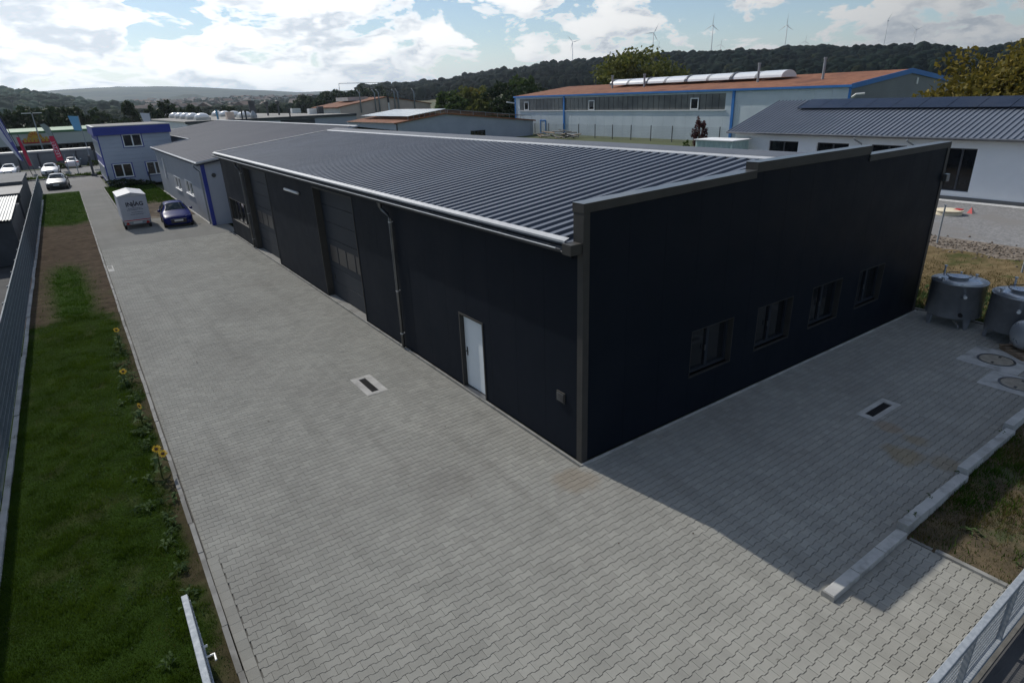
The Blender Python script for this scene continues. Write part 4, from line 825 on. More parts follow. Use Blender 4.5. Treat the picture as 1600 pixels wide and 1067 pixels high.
for k in range(nrib+1):
    y = BY1+0.35-0.32*k
    if k == 0:
        q = MB(); q.add([(x, yy+y, z) for x, yy, z in V0], rm.f); first = q.build('roof_seam', 'pale_roof', wb); ybase = y
    else: link('roof_seam', first.data, None, wb, (0, y-ybase, 0))
for k in range(26):
    y0 = 20.2-1.72*k-1.68; p0x, p1x = 39.85, 41.7
    if y0 < BY0+0.5: break
    MB().add([(p0x, y0, zr(p0x)+0.14), (p1x, y0, zr(p1x)+0.14), (p1x, y0+1.68, zr(p1x)+0.14), (p0x, y0+1.68, zr(p0x)+0.14), (p0x, y0, zr(p0x)+0.18), (p1x, y0, zr(p1x)+0.18), (p1x, y0+1.68, zr(p1x)+0.18), (p0x, y0+1.68, zr(p0x)+0.18)], [(0, 3, 2, 1), (4, 5, 6, 7), (0, 1, 5, 4), (1, 2, 6, 5), (2, 3, 7, 6), (3, 0, 4, 7)]).build('solar_panel', 'solar_cell', wb)
MB().tube([(35.4, BY0, 4.07), (35.4, BY1+0.4, 4.07)], 0.07, 8).build('gutter', 'gutter_metal', wb)
for y in (13.2, 9.95, -4.0): MB().tube([(35.4, y, 4.0), (35.4, y, 3.85), (35.9, y-0.25, 3.55), (35.93, y-0.27, 3.4), (35.93, y-0.27, 0.6)], 0.05, 8).build('downpipe', 'galvanised', wb, smooth=True)
MB().tube([(35.97, 21.4, 3.6), (35.85, 21.4, 3.6)], 0.07, 8).build('wall_lamp', 'shed_dark', wb)
# ---------------------------------------------------------------- blue trimmed factory hall
bh = thing('factory_hall', (62, 28, 1.0), 'long pale factory hall with blue trim, glazed strip and red roof', 'building')
FX, FY0, FY1, FE, FR, FZ0, FX2 = 62.0, 27.8, 89.0, 6.95, 8.35, 0.7, 87.6
FM = (FX+FX2)/2
wall_strips(bh, 'blue_hall_wall', 1, FX, FX+0.2, FY0, FY1, 2.0, FZ0, FE, [(43.4, 87.6, 4.7, 6.65)], gap=0.02)
MB().prism([(FX+0.2, FZ0), (FX2, FZ0), (FX2, FE), (FM, FR), (FX+0.2, FE)], 1, FY0, FY0+0.2).build('gable_wall', 'blue_hall_gable', bh)
MB().prism([(FX+0.2, FZ0), (FX2, FZ0), (FX2, FE), (FM, FR), (FX+0.2, FE)], 1, FY1-0.2, FY1).build('gable_wall', 'blue_hall_gable', bh)
gst = MB().box(FX+0.1, FX+0.14, 43.4, 87.6, 4.7, 6.65).build('glazed_strip', 'anthracite_core', bh)
npn = 44; wp = (87.6-43.4)/npn
for k in range(npn): MB().box(FX+0.03, FX+0.09, 43.4+k*wp+0.04, 43.4+(k+1)*wp-0.04, 4.74, 6.63).build('pane', 'strip_glazing', gst)
MB().box(FX-0.12, FX+0.02, 43.3, 87.7, 4.60, 4.72).build('sill', 'window_white', gst)
for y in (47.5, 67.6, 84.8): window(bh, 1, FX-0.02, FX-0.1, y, y+1.35, 4.75, 6.2, 'window_white', 'glass_dark', 1, 0.14)
for y in (75.0, 42.2): MB().box(FX-0.15, FX-0.02, y-0.18, y+0.18, FZ0, FE-0.05).build('corner_trim', 'blue_trim', bh)
for y in (FY1-0.1, FY0+0.05): MB().box(FX-0.1, FX-0.01, y-0.12, y+0.12, FZ0, FE-0.05).build('corner_trim', 'blue_trim', bh)
MB().box(FX-0.3, FX-0.003, FY0-0.2, FY1+0.2, FE-0.05, FE+0.2).build('gutter', 'blue_trim', bh)
for xa, xb in ((FX-0.25, FM), (FX2+0.25, FM)):
    za = FE+0.2; MB().add([(xa, FY0-0.1, za), (xb, FY0-0.1, FR+0.2), (xb, FY1+0.1, FR+0.2), (xa, FY1+0.1, za)], [(0, 1, 2, 3)]).build('roof', 'terracotta', bh)
    MB().add([(xa, FY0-0.16, za-0.45), (xb, FY0-0.16, FR-0.25), (xb, FY0-0.16, FR+0.28), (xa, FY0-0.16, za+0.08), (xa, FY0-0.102, za-0.45), (xb, FY0-0.102, FR-0.25), (xb, FY0-0.102, FR+0.28), (xa, FY0-0.102, za+0.08)], [(0, 1, 2, 3), (4, 7, 6, 5), (3, 2, 6, 7), (0, 4, 5, 1)]).build('verge_board', 'blue_trim', bh)
for k in range(8):
    y0 = 40.5+3.9*k; arc = [(FM-1.5+1.5-1.7*math.cos(a), FR-0.05+0.85*math.sin(a)) for a in np.linspace(0, math.pi, 11)]
    rl = MB().prism([(x-4.2, z) for x, z in arc], 1, y0, y0+3.4).build('rooflight', 'dome_acrylic', bh, smooth=False)
    if k % 2: MB().prism([(x-4.2+(x-FM)*0.06, z+0.1*(z > FR)) for x, z in arc], 1, y0+3.41, y0+3.7).build('rooflight_rib', 'gutter_metal', rl)
for y, h in ((43.2, 1.9), (34.5, 2.0), (63.0, 1.5), (70, 1.6)): MB().tube([(FX+6, y, 7.3), (FX+6, y, 8.0+h)], 0.15, 8).lathe((FX+6, y, 8.0+h), [(0.2, 0), (0.2, 0.2)], 8).build('flue', 'galvanised', bh)
MB().tube([(FX-0.1, FY0-0.3, 5.9), (FX-0.5, FY0-0.9, 6.2), (FX-0.2, FY0-1.6, 6.25)], 0.12, 6).build('floodlight', 'lamp_white', bh); MB().tube([(FX-0.1, FY1+0.1, 6.0), (FX-1.6, FY1+0.4, 6.25)], 0.12, 6).build('floodlight', 'lamp_white', bh)
MB().box(FM+1.6, FM+2.0, FY0-0.1, FY0-0.01, 6.9, 7.6).build('wall_lamp', 'lamp_white', bh)
window(bh, 1, FX-0.005, FX-0.06, 80.0, 81.6, 0.95, 3.2, 'blue_trim', 'blue_hall_wall', 1, 0.15, name='entrance_door')
# ---------------------------------------------------------------- red roofed building with flues, and the one with tilted solar racks
rbd = thing('red_roof_building', (45, 133, 0.4), 'cream and beige two storey building with red roof and row of wall flues', 'building')
RX0, RX1, RY0, RY1 = 45.0, 68.0, 133.0, 151.0; RM = 56.5
MB().box(RX0, RX0+0.2, RY0, RY1, 0, 6.35).build('side_wall', 'cream_wall', rbd)
MB().prism([(RX0+0.2, 0), (RX1, 0), (RX1, 6.4), (RM, 8.05), (RX0+0.2, 6.3)], 1, RY0, RY0+0.2).build('gable_wall', 'beige_wall', rbd)
for xa, xb in ((RX0-0.5, RM), (RX1+0.3, RM)): MB().add([(xa, RY0-0.2, 6.3), (xb, RY0-0.2, 8.15), (xb, RY1, 8.15), (xa, RY1, 6.3), (xa, RY0-0.2, 6.12), (xb, RY0-0.2, 7.97), (xa, RY1, 6.12)], [(0, 1, 2, 3), (0, 4, 5, 1), (0, 3, 6, 4)]).build('roof', 'terracotta', rbd)
for y0, y1 in ((136.3, 137.6), (139.0, 141.0), (143.4, 144.6)): window(rbd, 1, RX0-0.01, RX0-0.1, y0, y1, 1.4, 5.0, 'shed_dark', 'glass_dark', 2, 0.1)
for x in (50.0, 53.6, 54.6, 58.5, 59.4, 63.6):
    MB().tube([(x, RY0-0.35, 4.9), (x, RY0-0.35, 9.0), (x-0.5, RY0-0.35, 9.7)], 0.15, 8).build('flue', 'galvanised', rbd, smooth=True)
MB().tube([(56.9, RY0-0.3, 5.0), (56.9, RY0-0.3, 6.8)], 0.2, 8).build('flue', 'white_paint', rbd); MB().tube([(56.9, RY0-0.3, 6.8), (56.9, RY0-0.3, 8.8)], 0.22, 8).build('flue', 'shed_dark', rbd)
MB().box(50, 55, 140, 148, 7.5, 8.3).build('roof_hatch', 'tin_roof', rbd)
q = MB(); q.tube([(52, 150, 8.2), (52, 150, 11.6)], 0.06, 4).tube([(52, 150, 11.6), (66, 150, 11.6)], 0.06, 4).tube([(66, 150, 8.2), (66, 150, 11.6)], 0.06, 4).tube([(57, 150, 11.6), (57, 150, 8.2)], 0.04, 4); q.build('roof_mast_frame', 'shed_dark', rbd)
sb = thing('solar_roof_building', (33.5, 80, 0.4), 'pale grey gabled workshop with solar racks tilted above red roof', 'building')
SX0, SX1, SM, SY0, SY1 = 33.7, 59.2, 42.3, 80.0, 99.5
MB().box(SX0, SX0+0.2, SY0, SY1, 0, 4.15).build('side_wall', 'hall_pale', sb)
MB().prism([(SX0+0.2, 0), (SX1, 0), (SX1, 3.3), (SM, 5.05), (SX0+0.2, 4.1)], 1, SY0, SY0+0.2).build('gable_wall', 'hall_pale', sb)
MB().box(SX1-0.2, SX1, SY0+0.2, SY1, 0, 3.3).build('side_wall', 'hall_pale', sb)
MB().add([(SX0-0.4, SY0-0.3, 4.15), (SM, SY0-0.3, 5.2), (SM, SY1, 5.2), (SX0-0.4, SY1, 4.15), (SX0-0.4, SY0-0.3, 4.0), (SM, SY0-0.3, 5.05)], [(0, 1, 2, 3), (0, 4, 5, 1)]).build('roof', 'terracotta', sb)
MB().add([(SX1+0.4, SY0-0.3, 3.35), (SM, SY0-0.3, 5.2), (SM, SY1, 5.2), (SX1+0.4, SY1, 3.35), (SX1+0.4, SY0-0.3, 3.15), (SM, SY0-0.3, 5.0)], [(0, 1, 2, 3), (0, 4, 5, 1)]).build('roof', 'terracotta', sb)
for s, (xa, xb, za, zb) in enumerate(((SX0+2.2, SM+0.2, 4.95, 5.75), (SM+0.5, SX1, 5.65, 4.0))):
    nP = 6
    for k in range(nP):
        t0, t1 = k/nP, (k+1)/nP-0.012; x0, x1 = xa+(xb-xa)*t0, xa+(xb-xa)*t1; z0, z1 = za+(zb-za)*t0, za+(zb-za)*t1
        MB().add([(x0, SY0+0.2, z0), (x1, SY0+0.2, z1), (x1, SY1-1, z1), (x0, SY1-1, z0), (x0, SY0+0.2, z0+0.06), (x1, SY0+0.2, z1+0.06), (x1, SY1-1, z1+0.06), (x0, SY1-1, z0+0.06)], [(0, 3, 2, 1), (4, 5, 6, 7), (0, 1, 5, 4), (1, 2, 6, 5), (2, 3, 7, 6), (3, 0, 4, 7)]).build('solar_panel', 'solar_pale', sb)
    for k in range(8):
        t = k/7; x = xa+(xb-xa)*t; z = za+(zb-za)*t; MB().tube([(x, SY0+0.3, z-0.75), (x, SY0+0.3, z)], 0.04, 4).build('rack_leg', 'galvanised', sb)
MB().tube([(SX0+0.1, SY0-0.08, 0), (SX0+0.1, SY0-0.08, 4.0)], 0.09, 6).build('downpipe', 'shed_dark', sb)
window(sb, 0, SY0-0.005, SY0-0.06, 46.6, 49.4, 1.2, 2.3, 'shed_dark', 'glass_dark', 4, 0.07)
# ---------------------------------------------------------------- flat roofed works with domes
wk = thing('flat_roof_works', (11, 116, 0), 'flat roofed works building with rows of domed skylights', 'building')
MB().box(11, 11.2, 116, 195, 0, 4.9).build('side_wall', 'white_paint', wk); MB().box(11.2, 42, 116, 116.2, 0, 4.9).build('front_wall', 'hall_pale', wk)
MB().box(10.8, 42, 115.8, 195, 4.92, 5.1).build('roof', 'bitumen', wk); MB().box(10.75, 42, 115.7, 115.79, 4.7, 5.14).build('roof_edge', 'shed_dark', wk)
MB().box(27, 33.5, 115.93, 115.99, 0.5, 4.6).build('shutter_door', 'shed_dark', wk)
for (x, y) in [(15.0, 124), (15.5, 137), (16.0, 148), (16.6, 160), (17, 172), (17.4, 184), (23.5, 128), (24.5, 142), (25.5, 156), (26.5, 170)]:
    c = MB().box(x-1.3, x+1.3, y-1.3, y+1.3, 5.11, 5.55).build('skylight', 'tin_roof', wk); MB().lathe((x, y, 5.55), [(1.35, 0), (1.25, 0.3), (0.95, 0.6), (0.5, 0.78), (0.05, 0.84)], 14).build('dome', 'dome_acrylic', c, smooth=True)
MB().box(18.5, 19.8, 119.6, 120.8, 5.1, 6.4).build('roof_unit', 'beige_wall', wk); MB().box(25.6, 26.8, 132, 132.3, 5.1, 8.2).build('roof_unit', 'shed_dark', wk)
MB().lathe((23.4, 120.5, 5.1), [(0.6, 0), (0.7, 0.5), (0.15, 1.3)], 10).build('roof_vent', 'galvanised', wk)
for x, y in ((20.6, 117.2), (21.2, 116.8), (29.5, 118)): MB().tube([(x, y, 5.1), (x, y, 6.3)], 0.14, 6).lathe((x, y, 6.3), [(0.25, 0), (0.25, 0.2)], 6).build('roof_vent', 'shed_dark', wk)
for x in (31.2, 33.6):
    MB().tube([(x, 140, 5.1), (x, 140, 7.6)], 0.2, 6).lathe((x, 140, 7.2), [(0.2, 0), (0.5, 0.3), (0.5, 0.8), (0.2, 1.0)], 8).build('roof_vent', 'shed_dark', wk)
for x, y in ((42.5, 160), (38.5, 134)): MB().box(x, x+2.2, y, y+1.5, 5.1, 6.2).build('roof_unit', 'white_paint', wk)
MB().box(40.2, 41.4, 133, 134, 5.1, 6.6).build('roof_unit', 'shed_dark', wk)
# ---------------------------------------------------------------- shop, panel wall, sheds at the left
sh = thing('supermarket', (-20, 121, 0), 'low shop with green edged grey fascia and sun shaped yellow sign', 'building')
MB().box(-48, -2.5, 121, 150, 0, 2.7).build('wall', 'shed_dark', sh)
fs = MB().box(-48, -2.5, 119.3, 150, 2.72, 4.4).build('fascia', 'grey_fascia', sh); MB().box(-48.1, -2.4, 119.2, 150.1, 4.42, 4.75).build('roof_edge', 'green_fascia', sh); MB().box(-48.1, -2.4, 119.2, 119.29, 2.66, 2.84).build('roof_edge', 'flashing', sh)
for k in range(10): window(sh, 0, 120.99, 120.9, -26+2.35*k, -24+2.35*k, 0.4, 2.5, 'shed_dark', 'glass_dark', 2, 0.08)
sg = MB().box(-12.6, -9.0, 119.0, 119.18, 2.95, 3.5).build('sign_board', 'sign_red', sh)
for k in range(7): MB().box(-12.35+0.47*k, -12.0+0.47*k, 118.93, 118.99, 3.15, 3.75+0.12*math.sin(k*1.3)).build('letter_block', 'sign_yellow', sg)
arc = [(-10.8+0.95*math.cos(a), 3.7+1.05*math.sin(a)) for a in np.linspace(0, math.pi, 13)]
MB().prism(arc, 1, 119.02, 119.17).build('sign_sun', 'sign_yellow', sg)
for a in np.linspace(0.35, math.pi-0.35, 6): MB().tube([(-10.8+0.4*math.cos(a), 118.99, 3.8+0.45*math.sin(a)), (-10.8+0.85*math.cos(a), 118.99, 3.8+0.9*math.sin(a))], 0.05, 4).build('sign_ray', 'sign_red', sg)
pw = thing('panel_wall', (-20, 104, 0), 'grey panel wall with dark curved posts and pale capping along the car park', 'wall')
for k in range(18):
    x0 = -40+2.25*k; MB().box(x0+0.06, x0+2.2, 104, 104.15, 0, 2.0).build('panel', 'noise_wall', pw)
    MB().tube([(x0, 103.85, 0), (x0, 103.9, 1.7), (x0+0.12, 104.0, 2.15)], 0.09, 6).build('post', 'shed_dark', pw)
MB().box(-40, -4.2, 104.3, 107, 2.2, 2.42).build('capping', 'tin_roof', pw); MB().box(-40, -4.2, 104.35, 104.4, 1.2, 2.2).build('panel', 'noise_wall', pw)
s1 = thing('garden_shed', (-13, 37, 0), 'small shed with pale corrugated metal roof behind the mesh fence', 'shed')
MB().box(-15.8, -10.55, 32.4, 41.0, 0, 2.2).build('wall', 'shed_dark', s1)
cr = MB(); prs = []
n = 42
for k in range(n): x0 = -16.0+k*0.131; prs += [(x0, 0.0), (x0+0.05, 0.0), (x0+0.065, 0.04), (x0+0.115, 0.04)]
np2 = len(prs); cr.add([(x, 32.0, 2.35+h) for x, h in prs]+[(x, 41.3, 2.62+h) for x, h in prs], [(i, i+1, np2+i+1, np2+i) for i in range(np2-1)]); cr.build('roof', 'tin_roof', s1)
s2 = thing('storage_shed', (-13, 50, 0), 'dark shed with flat felt roof behind the mesh fence', 'shed')
MB().box(-19, -10.6, 43.5, 58, 0, 2.6).build('wall', 'shed_dark', s2); MB().box(-19.2, -10.5, 49.2, 58.3, 2.62, 2.85).build('roof', 'shed_felt', s2); MB().box(-19.2, -10.5, 43.2, 49.0, 2.3, 2.605).build('roof', 'shed_dark', s2)
# ================================================================ OBJECTS
# ---- double rod mesh fence along the lawn
fn = thing('mesh_fence', (-10.2, 0, 0), 'long grey double rod mesh fence beside the lawn strip', 'fence')
def mat_panel(w, h, pitch, rod, rails, rz=0.0):
    q = MB(); n = int(round(w/pitch))
    for k in range(n+1):
        y = -w/2+w*k/n; q.prism([(-rod, y-rod), (rod, y-rod), (rod, y+rod), (-rod, y+rod)], 2, 0.0, h)
    for z in rails:
        for s in (-1, 1): q.box(s*0.011-0.004, s*0.011+0.004, -w/2, w/2, z-0.004, z+0.004)
    return q
FH = 1.72
pmesh = mat_panel(2.46, FH-0.08, 0.05, 0.0035, [0.04+0.2*k for k in range(9)]).mesh('mesh_panel', 'fence_steel', local=True)
pst = MB().box(-0.02, 0.02, -0.03, 0.03, -0.3, FH+0.02).mesh('fence_post', 'fence_steel', local=True)
for k in range(31):
    y = -8.5+2.5*k; link('mesh_panel', pmesh, None, fn, (0, y+1.25, 0.07)); link('fence_post', pst, None, fn, (-0.035, y, 0))
# ---- gate leaves
def gate(name, x0, y0, x1, y1, h, label, posts):
    a = math.atan2(y1-y0, x1-x0); Ln = math.hypot(x1-x0, y1-y0); t = thing(name, (x0, y0, 0), label, 'gate', rz=a)
    def b(nm, m, *d, **k): return MB().box(*d).build(nm, m, t, local=True, **k)
    b('top_rail', 'galvanised', 0, Ln, -0.04, 0.04, h-0.08, h, bevel=0.008); b('bottom_rail', 'galvanised', 0, Ln, -0.04, 0.04, 0.10, 0.18, bevel=0.008)
    for k in range(posts+1):
        x = Ln*k/posts; x = min(max(x, 0.04), Ln-0.04); b('stile', 'galvanised', x-0.03, x+0.03, -0.03, 0.03, 0.181, h-0.081)
    m = MB(); n = int(Ln/0.05)
    for k in range(n+1): x = 0.02+(Ln-0.04)*k/n; m.prism([(x-0.003, -0.003-0.043), (x+0.003, -0.003-0.043), (x+0.003, 0.003-0.043), (x-0.003, 0.003-0.043)], 2, 0.14, h-0.03)
    for z in np.arange(0.2, h-0.05, 0.1):
        for s in (-0.051, -0.036): m.box(0.02, Ln-0.02, s-0.003, s+0.003, z-0.003, z+0.003)
    m.build('mesh_infill', 'galvanised', t, local=True); return t, b
gR, bR = gate('gate_leaf', 4.2, -6.98, -2.6, -6.98, 1.22, 'galvanised gate leaf with mesh infill standing across the paved patch', 5)
gL, bL = gate('gate_leaf', -7.58, -7.0, -7.55, -0.42, 1.2, 'open galvanised gate leaf standing along the edge of the lawn', 5)
MB().tube([(5.70, -0.055, 0.83), (5.70, -0.15, 0.83), (5.58, -0.15, 0.83)], 0.014, 6).build('lever_handle', 'lamp_white', gL, local=True)
MB().tube([(5.86, -0.05, 0.86), (5.86, -0.10, 0.86)], 0.018, 6).build('lock_cylinder', 'lamp_white', gL, local=True)
# ---- drains and manholes
def drain(x0, x1, y0, y1, gx0, gx1, gy0, gy1, label):
    t = thing('floor_drain', ((x0+x1)/2, (y0+y1)/2, 0), label, 'drain'); q = MB()
    for d in ((x0, gx0, y0, y1), (gx1, x1, y0, y1), (gx0, gx1, y0, gy0), (gx0, gx1, gy1, y1)): q.box(d[0]+0.004, d[1]-0.0, d[2], d[3], -0.05, 0.004)
    q.build('concrete_collar', 'concrete', t); MB().box(gx0, gx1, gy0, gy1, -0.3, -0.045).build('sump', 'black_plastic', t)
    g_r = MB(); along_x = (gx1-gx0) > (gy1-gy0)
    if along_x:
        k = gx0+0.03
        while k < gx1-0.02: g_r.box(k, k+0.014, gy0+0.012, gy1-0.012, -0.03, -0.004); k += 0.05
        g_r.box(gx0, gx1, gy0, gy0+0.012, -0.035, 0.001).box(gx0, gx1, gy1-0.012, gy1, -0.035, 0.001)
    else:
        k = gy0+0.03
        while k < gy1-0.02: g_r.box(gx0+0.012, gx1-0.012, k, k+0.014, -0.03, -0.004); k += 0.05
        g_r.box(gx0, gx0+0.012, gy0, gy1, -0.035, 0.001).box(gx1-0.012, gx1, gy0, gy1, -0.035, 0.001)
    g_r.build('grate', 'black_plastic', t)
drain(-2.36, -1.76, 5.98, 7.26, -2.17, -1.97, 6.12, 7.10, 'slot drain with pale collar in the open yard before the white door')
drain(6.5, 7.8, -2.9, -2.46, 6.68, 7.62, -2.78, -2.58, 'slot drain with pale collar in the shade before the gable windows')
drain(-7.1, -6.84, 26.98, 28.5, -7.06, -6.9, 27.6, 28.4, 'small drain with pale collar beside the lawn edging')
def manhole(cx, cy, r, col, label):
    t = thing('manhole', (cx, cy, 0), label, 'manhole'); x0, x1, y0, y1 = col; n = 32
    ring = [(cx+(r+0.01)*math.cos(2*math.pi*k/n), cy+(r+0.01)*math.sin(2*math.pi*k/n)) for k in range(n)]; sq = []
    for px, py in ring:
        dx, dy = px-cx, py-cy; s = min((x1-cx)/dx if dx > 1e-6 else ((x0-cx)/dx if dx < -1e-6 else 9e9), (y1-cy)/dy if dy > 1e-6 else ((y0-cy)/dy if dy < -1e-6 else 9e9)); sq.append((cx+dx*s, cy+dy*s))
    q = MB(); q.add([(a, b, 0.003) for a, b in ring]+[(a, b, 0.003) for a, b in sq]+[(a, b, -0.06) for a, b in sq], [(k, n+k, n+(k+1) % n, (k+1) % n) for k in range(n)]+[(n+k, 2*n+k, 2*n+(k+1) % n, n+(k+1) % n) for k in range(n)])
    q.build('concrete_collar', 'kerb_concrete', t); MB().lathe((cx, cy, -0.05), [(r-0.05, 0), (r-0.05, 0.056), (r-0.09, 0.058), (r-0.1, 0.052), (0.02, 0.052)], 32).build('cover', 'manhole', t)
    MB().lathe((cx, cy, -0.05), [(r, 0), (r, 0.057), (r-0.035, 0.057), (r-0.035, 0)], 32, cap=False).build('cover_frame', 'gutter_metal', t)
    for s in (-1, 1): MB().box(cx+s*(r-0.17)-0.05, cx+s*(r-0.17)+0.05, cy-0.03, cy+0.03, 0.0035, 0.010).build('lifting_slot', 'black_plastic', t)
manhole(12.50, -3.28, 0.44, (11.72, 13.3, -4.0, -2.55), 'round manhole cover in concrete collar nearest the steel tanks')
manhole(11.2, -4.22, 0.44, (10.5, 11.715, -4.93, -3.5), 'round manhole cover in concrete collar beside the stepped kerb')
# ---- steel tanks
def tank(cx, cy, r, z0, z1, label, rot):
    t = thing('steel_tank', (cx, cy, 0), label, 'tank', rz=rot, group='upright stainless steel tanks beside the gable')
    MB().lathe((0, 0, 0), [(0.05, z0-0.02), (r*0.9, z0), (r, z0+0.05), (r, z1-0.02), (r*1.012, z1-0.02), (r*1.012, z1)], 40).build('shell', 'stainless_dull', t, local=True, smooth=True).data
    MB().lathe((0, 0, 0), [(r*1.0, z1+0.001), (r*0.55, z1+0.06), (0.03, z1+0.10)], 40).build('lid', 'stainless', t, local=True, smooth=True)
    hx, hy = -0.18, 0.02; hd = MB().lathe((hx, hy, z1), [(0.27, 0.03), (0.27, 0.15), (0.285, 0.15), (0.285, 0.165), (0.24, 0.165), (0.1, 0.12), (0.03, 0.11)], 28).build('manway', 'stainless', t, local=True, smooth=True)
    MB().tube([(hx+0.34*math.cos(a), hy+0.34*math.sin(a), z1+0.19+0.02*math.cos(a)) for a in np.linspace(0.3, 5.6, 20)], 0.012, 6).build('clamp_ring', 'black_plastic', hd, local=True)
    for (x, y, h, q) in ((-0.55, 0.35, 0.13, 0.04), (0.35, -0.35, 0.14, 0.028), (0.55, 0.1, 0.10, 0.022), (0.25, 0.5, 0.32, 0.03)): MB().tube([(x, y, z1+0.02), (x, y, z1+h)], q, 8).lathe((x, y, z1+h), [(q*1.7, 0), (q*1.7, 0.025)], 10).build('nozzle', 'stainless_dull', t, local=True)
    for k in range(4):
        a = math.pi/4+k*math.pi/2; x, y = r*0.88*math.cos(a), r*0.88*math.sin(a); tx, ty = -math.sin(a), math.cos(a)
        MB().add([(x+tx*0.13, y+ty*0.13, z0+0.12), (x-tx*0.13, y-ty*0.13, z0+0.12), (x-tx*0.05, y-ty*0.05, 0), (x+tx*0.05, y+ty*0.05, 0), (x*1.1+tx*0.13, y*1.1+ty*0.13, z0+0.12), (x*1.1-tx*0.13, y*1.1-ty*0.13, z0+0.12), (x*1.1-tx*0.05, y*1.1-ty*0.05, 0), (x*1.1+tx*0.05, y*1.1+ty*0.05, 0)], [(0, 1, 2, 3), (4, 7, 6, 5), (0, 3, 7, 4), (1, 5, 6, 2), (3, 2, 6, 7)]).build('leg', 'stainless_dull', t, local=True)
    a = math.radians(205); x, y = math.cos(a), math.sin(a)
    MB().tube([(r*x, r*y, z1-0.32), ((r+0.12)*x, (r+0.12)*y, z1-0.32)], 0.055, 12).build('gauge', 'stainless', t, local=True); MB().tube([((r+0.121)*x, (r+0.121)*y, z1-0.32), ((r+0.126)*x, (r+0.126)*y, z1-0.32)], 0.045, 12).build('gauge_face', 'lamp_white', t, local=True)
    MB().tube([(r*x, r*y, z0+0.2), ((r+0.1)*x, (r+0.1)*y, z0+0.2)], 0.06, 10).build('valve', 'black_plastic', t, local=True)
    MB().tube([(0.2*x, 0.2*y, z0), (0.3*x, 0.3*y, z0-0.14), ((r+0.1)*x, (r+0.1)*y, z0-0.16)], 0.03, 8).build('outlet_pipe', 'stainless_dull', t, local=True)
    return t
tank(14.82, -1.22, 0.76, 0.30, 1.42, 'upright stainless steel tank beside the hall gable with round manway lid', 0.15)
tank(14.62, -3.0, 0.80, 0.30, 1.42, 'upright stainless steel tank between its twin and the lying barrel', -0.25)
bt = thing('lying_tank', (13.62, -3.72, 0), 'small stainless steel barrel lying on a wooden pallet', 'tank', rz=R_(-38))
q = MB(); n = 28; prof = [(-0.55, 0.02), (-0.54, 0.2), (-0.47, 0.36), (-0.38, 0.42), (0.6, 0.42), (0.7, 0.36), (0.76, 0.2), (0.77, 0.02)]
q.add([(x, r*math.cos(2*math.pi*k/n), 0.60+r*math.sin(2*math.pi*k/n)) for x, r in prof for k in range(n)], [(i*n+k, i*n+(k+1) % n, (i+1)*n+(k+1) % n, (i+1)*n+k) for i in range(len(prof)-1) for k in range(n)]+[tuple(range(n)), tuple(range((len(prof)-1)*n, len(prof)*n))]); q.build('shell', 'stainless', bt, local=True, smooth=True)
for x in (-0.2, 0.45): MB().box(x-0.06, x+0.06, -0.36, 0.36, 0.13, 0.32).build('cradle', 'wood', bt, local=True)
for k in range(5): MB().box(-0.55, 0.75, -0.46+0.21*k, -0.34+0.21*k, 0.09, 0.125).build('pallet_board', 'wood', bt, local=True)
for x in (-0.5, 0.1, 0.66): MB().box(x-0.05, x+0.05, -0.46, 0.46, 0.0, 0.088).build('pallet_block', 'wood', bt, local=True)
# ---- box trailer
TX0, TX1, TY0, TY1, TZ0, TZ1 = -5.40, -3.78, 39.2, 42.6, 0.52, 2.12
tr = thing('box_trailer', (-4.6, 39.2, 0), 'grey box trailer with pitched white roof and dark lettering', 'trailer')
MB().box(TX0, TX1, TY0, TY1, TZ0, TZ1).build('body', 'trailer_grey', tr, bevel=0.03)
TM = (TX0+TX1)/2
q = MB(); q.prism([(TX0-0.03, TZ1+0.001), (TX1+0.03, TZ1+0.001), (TX1+0.03, TZ1+0.05), (TM, TZ1+0.24), (TX0-0.03, TZ1+0.05)], 1, TY0-0.03, TY1+0.03); q.build('roof', 'trailer_roof', tr)
MB().add([(TX0+0.02, TY0-0.004, TZ1-0.03), (TX1-0.02, TY0-0.004, TZ1-0.03), (TX1-0.02, TY0-0.034, TZ1+0.02), (TM, TY0-0.034, TZ1+0.20), (TX0+0.02, TY0-0.034, TZ1+0.02)], [(0, 1, 2, 3, 4)]).build('rear_pediment', 'trailer_grey', tr)
MB().box(TX0+0.05, TX1-0.05, TY0-0.02, TY0-0.002, TZ0+0.03, TZ0+0.08).build('reflective_strip', 'tail_red', tr); MB().box(TX0+0.05, TX1-0.05, TY0-0.03, TY0-0.0, TZ0-0.01, TZ0+0.025).build('rear_sill', 'lamp_white', tr)
MB().box(TX0+0.03, TX1-0.03, TY0+0.02, TY0+0.1, TZ0-0.22, TZ0-0.02).build('light_bar', 'galvanised', tr)
for s in (-1, 1):
    x = TM+s*0.58; MB().prism([(x-0.12, TZ0-0.20), (x+0.12, TZ0-0.20), (x, TZ0-0.02)], 1, TY0-0.01, TY0+0.018).build('tail_light', 'tail_red', tr)
    wh = MB().tube([(TM+s*0.70-0.09, TY0+1.7, 0.28), (TM+s*0.70+0.09, TY0+1.7, 0.28)], 0.28, 20).build('wheel', 'tyre', tr); MB().tube([(TM+s*0.70-0.093, TY0+1.7, 0.28), (TM+s*0.70+0.093, TY0+1.7, 0.28)], 0.16, 16).build('rim', 'rim', wh)
    MB().tube([(TM+s*0.72-0.09, TY0+0.35, 0.24), (TM+s*0.72+0.05, TY0+0.35, 0.24)], 0.24, 18).build('wheel', 'tyre', tr)
MB().box(TM-0.26, TM+0.26, TY0-0.005, TY0+0.018, TZ0-0.16, TZ0-0.05).build('number_plate', 'plate_white', tr)
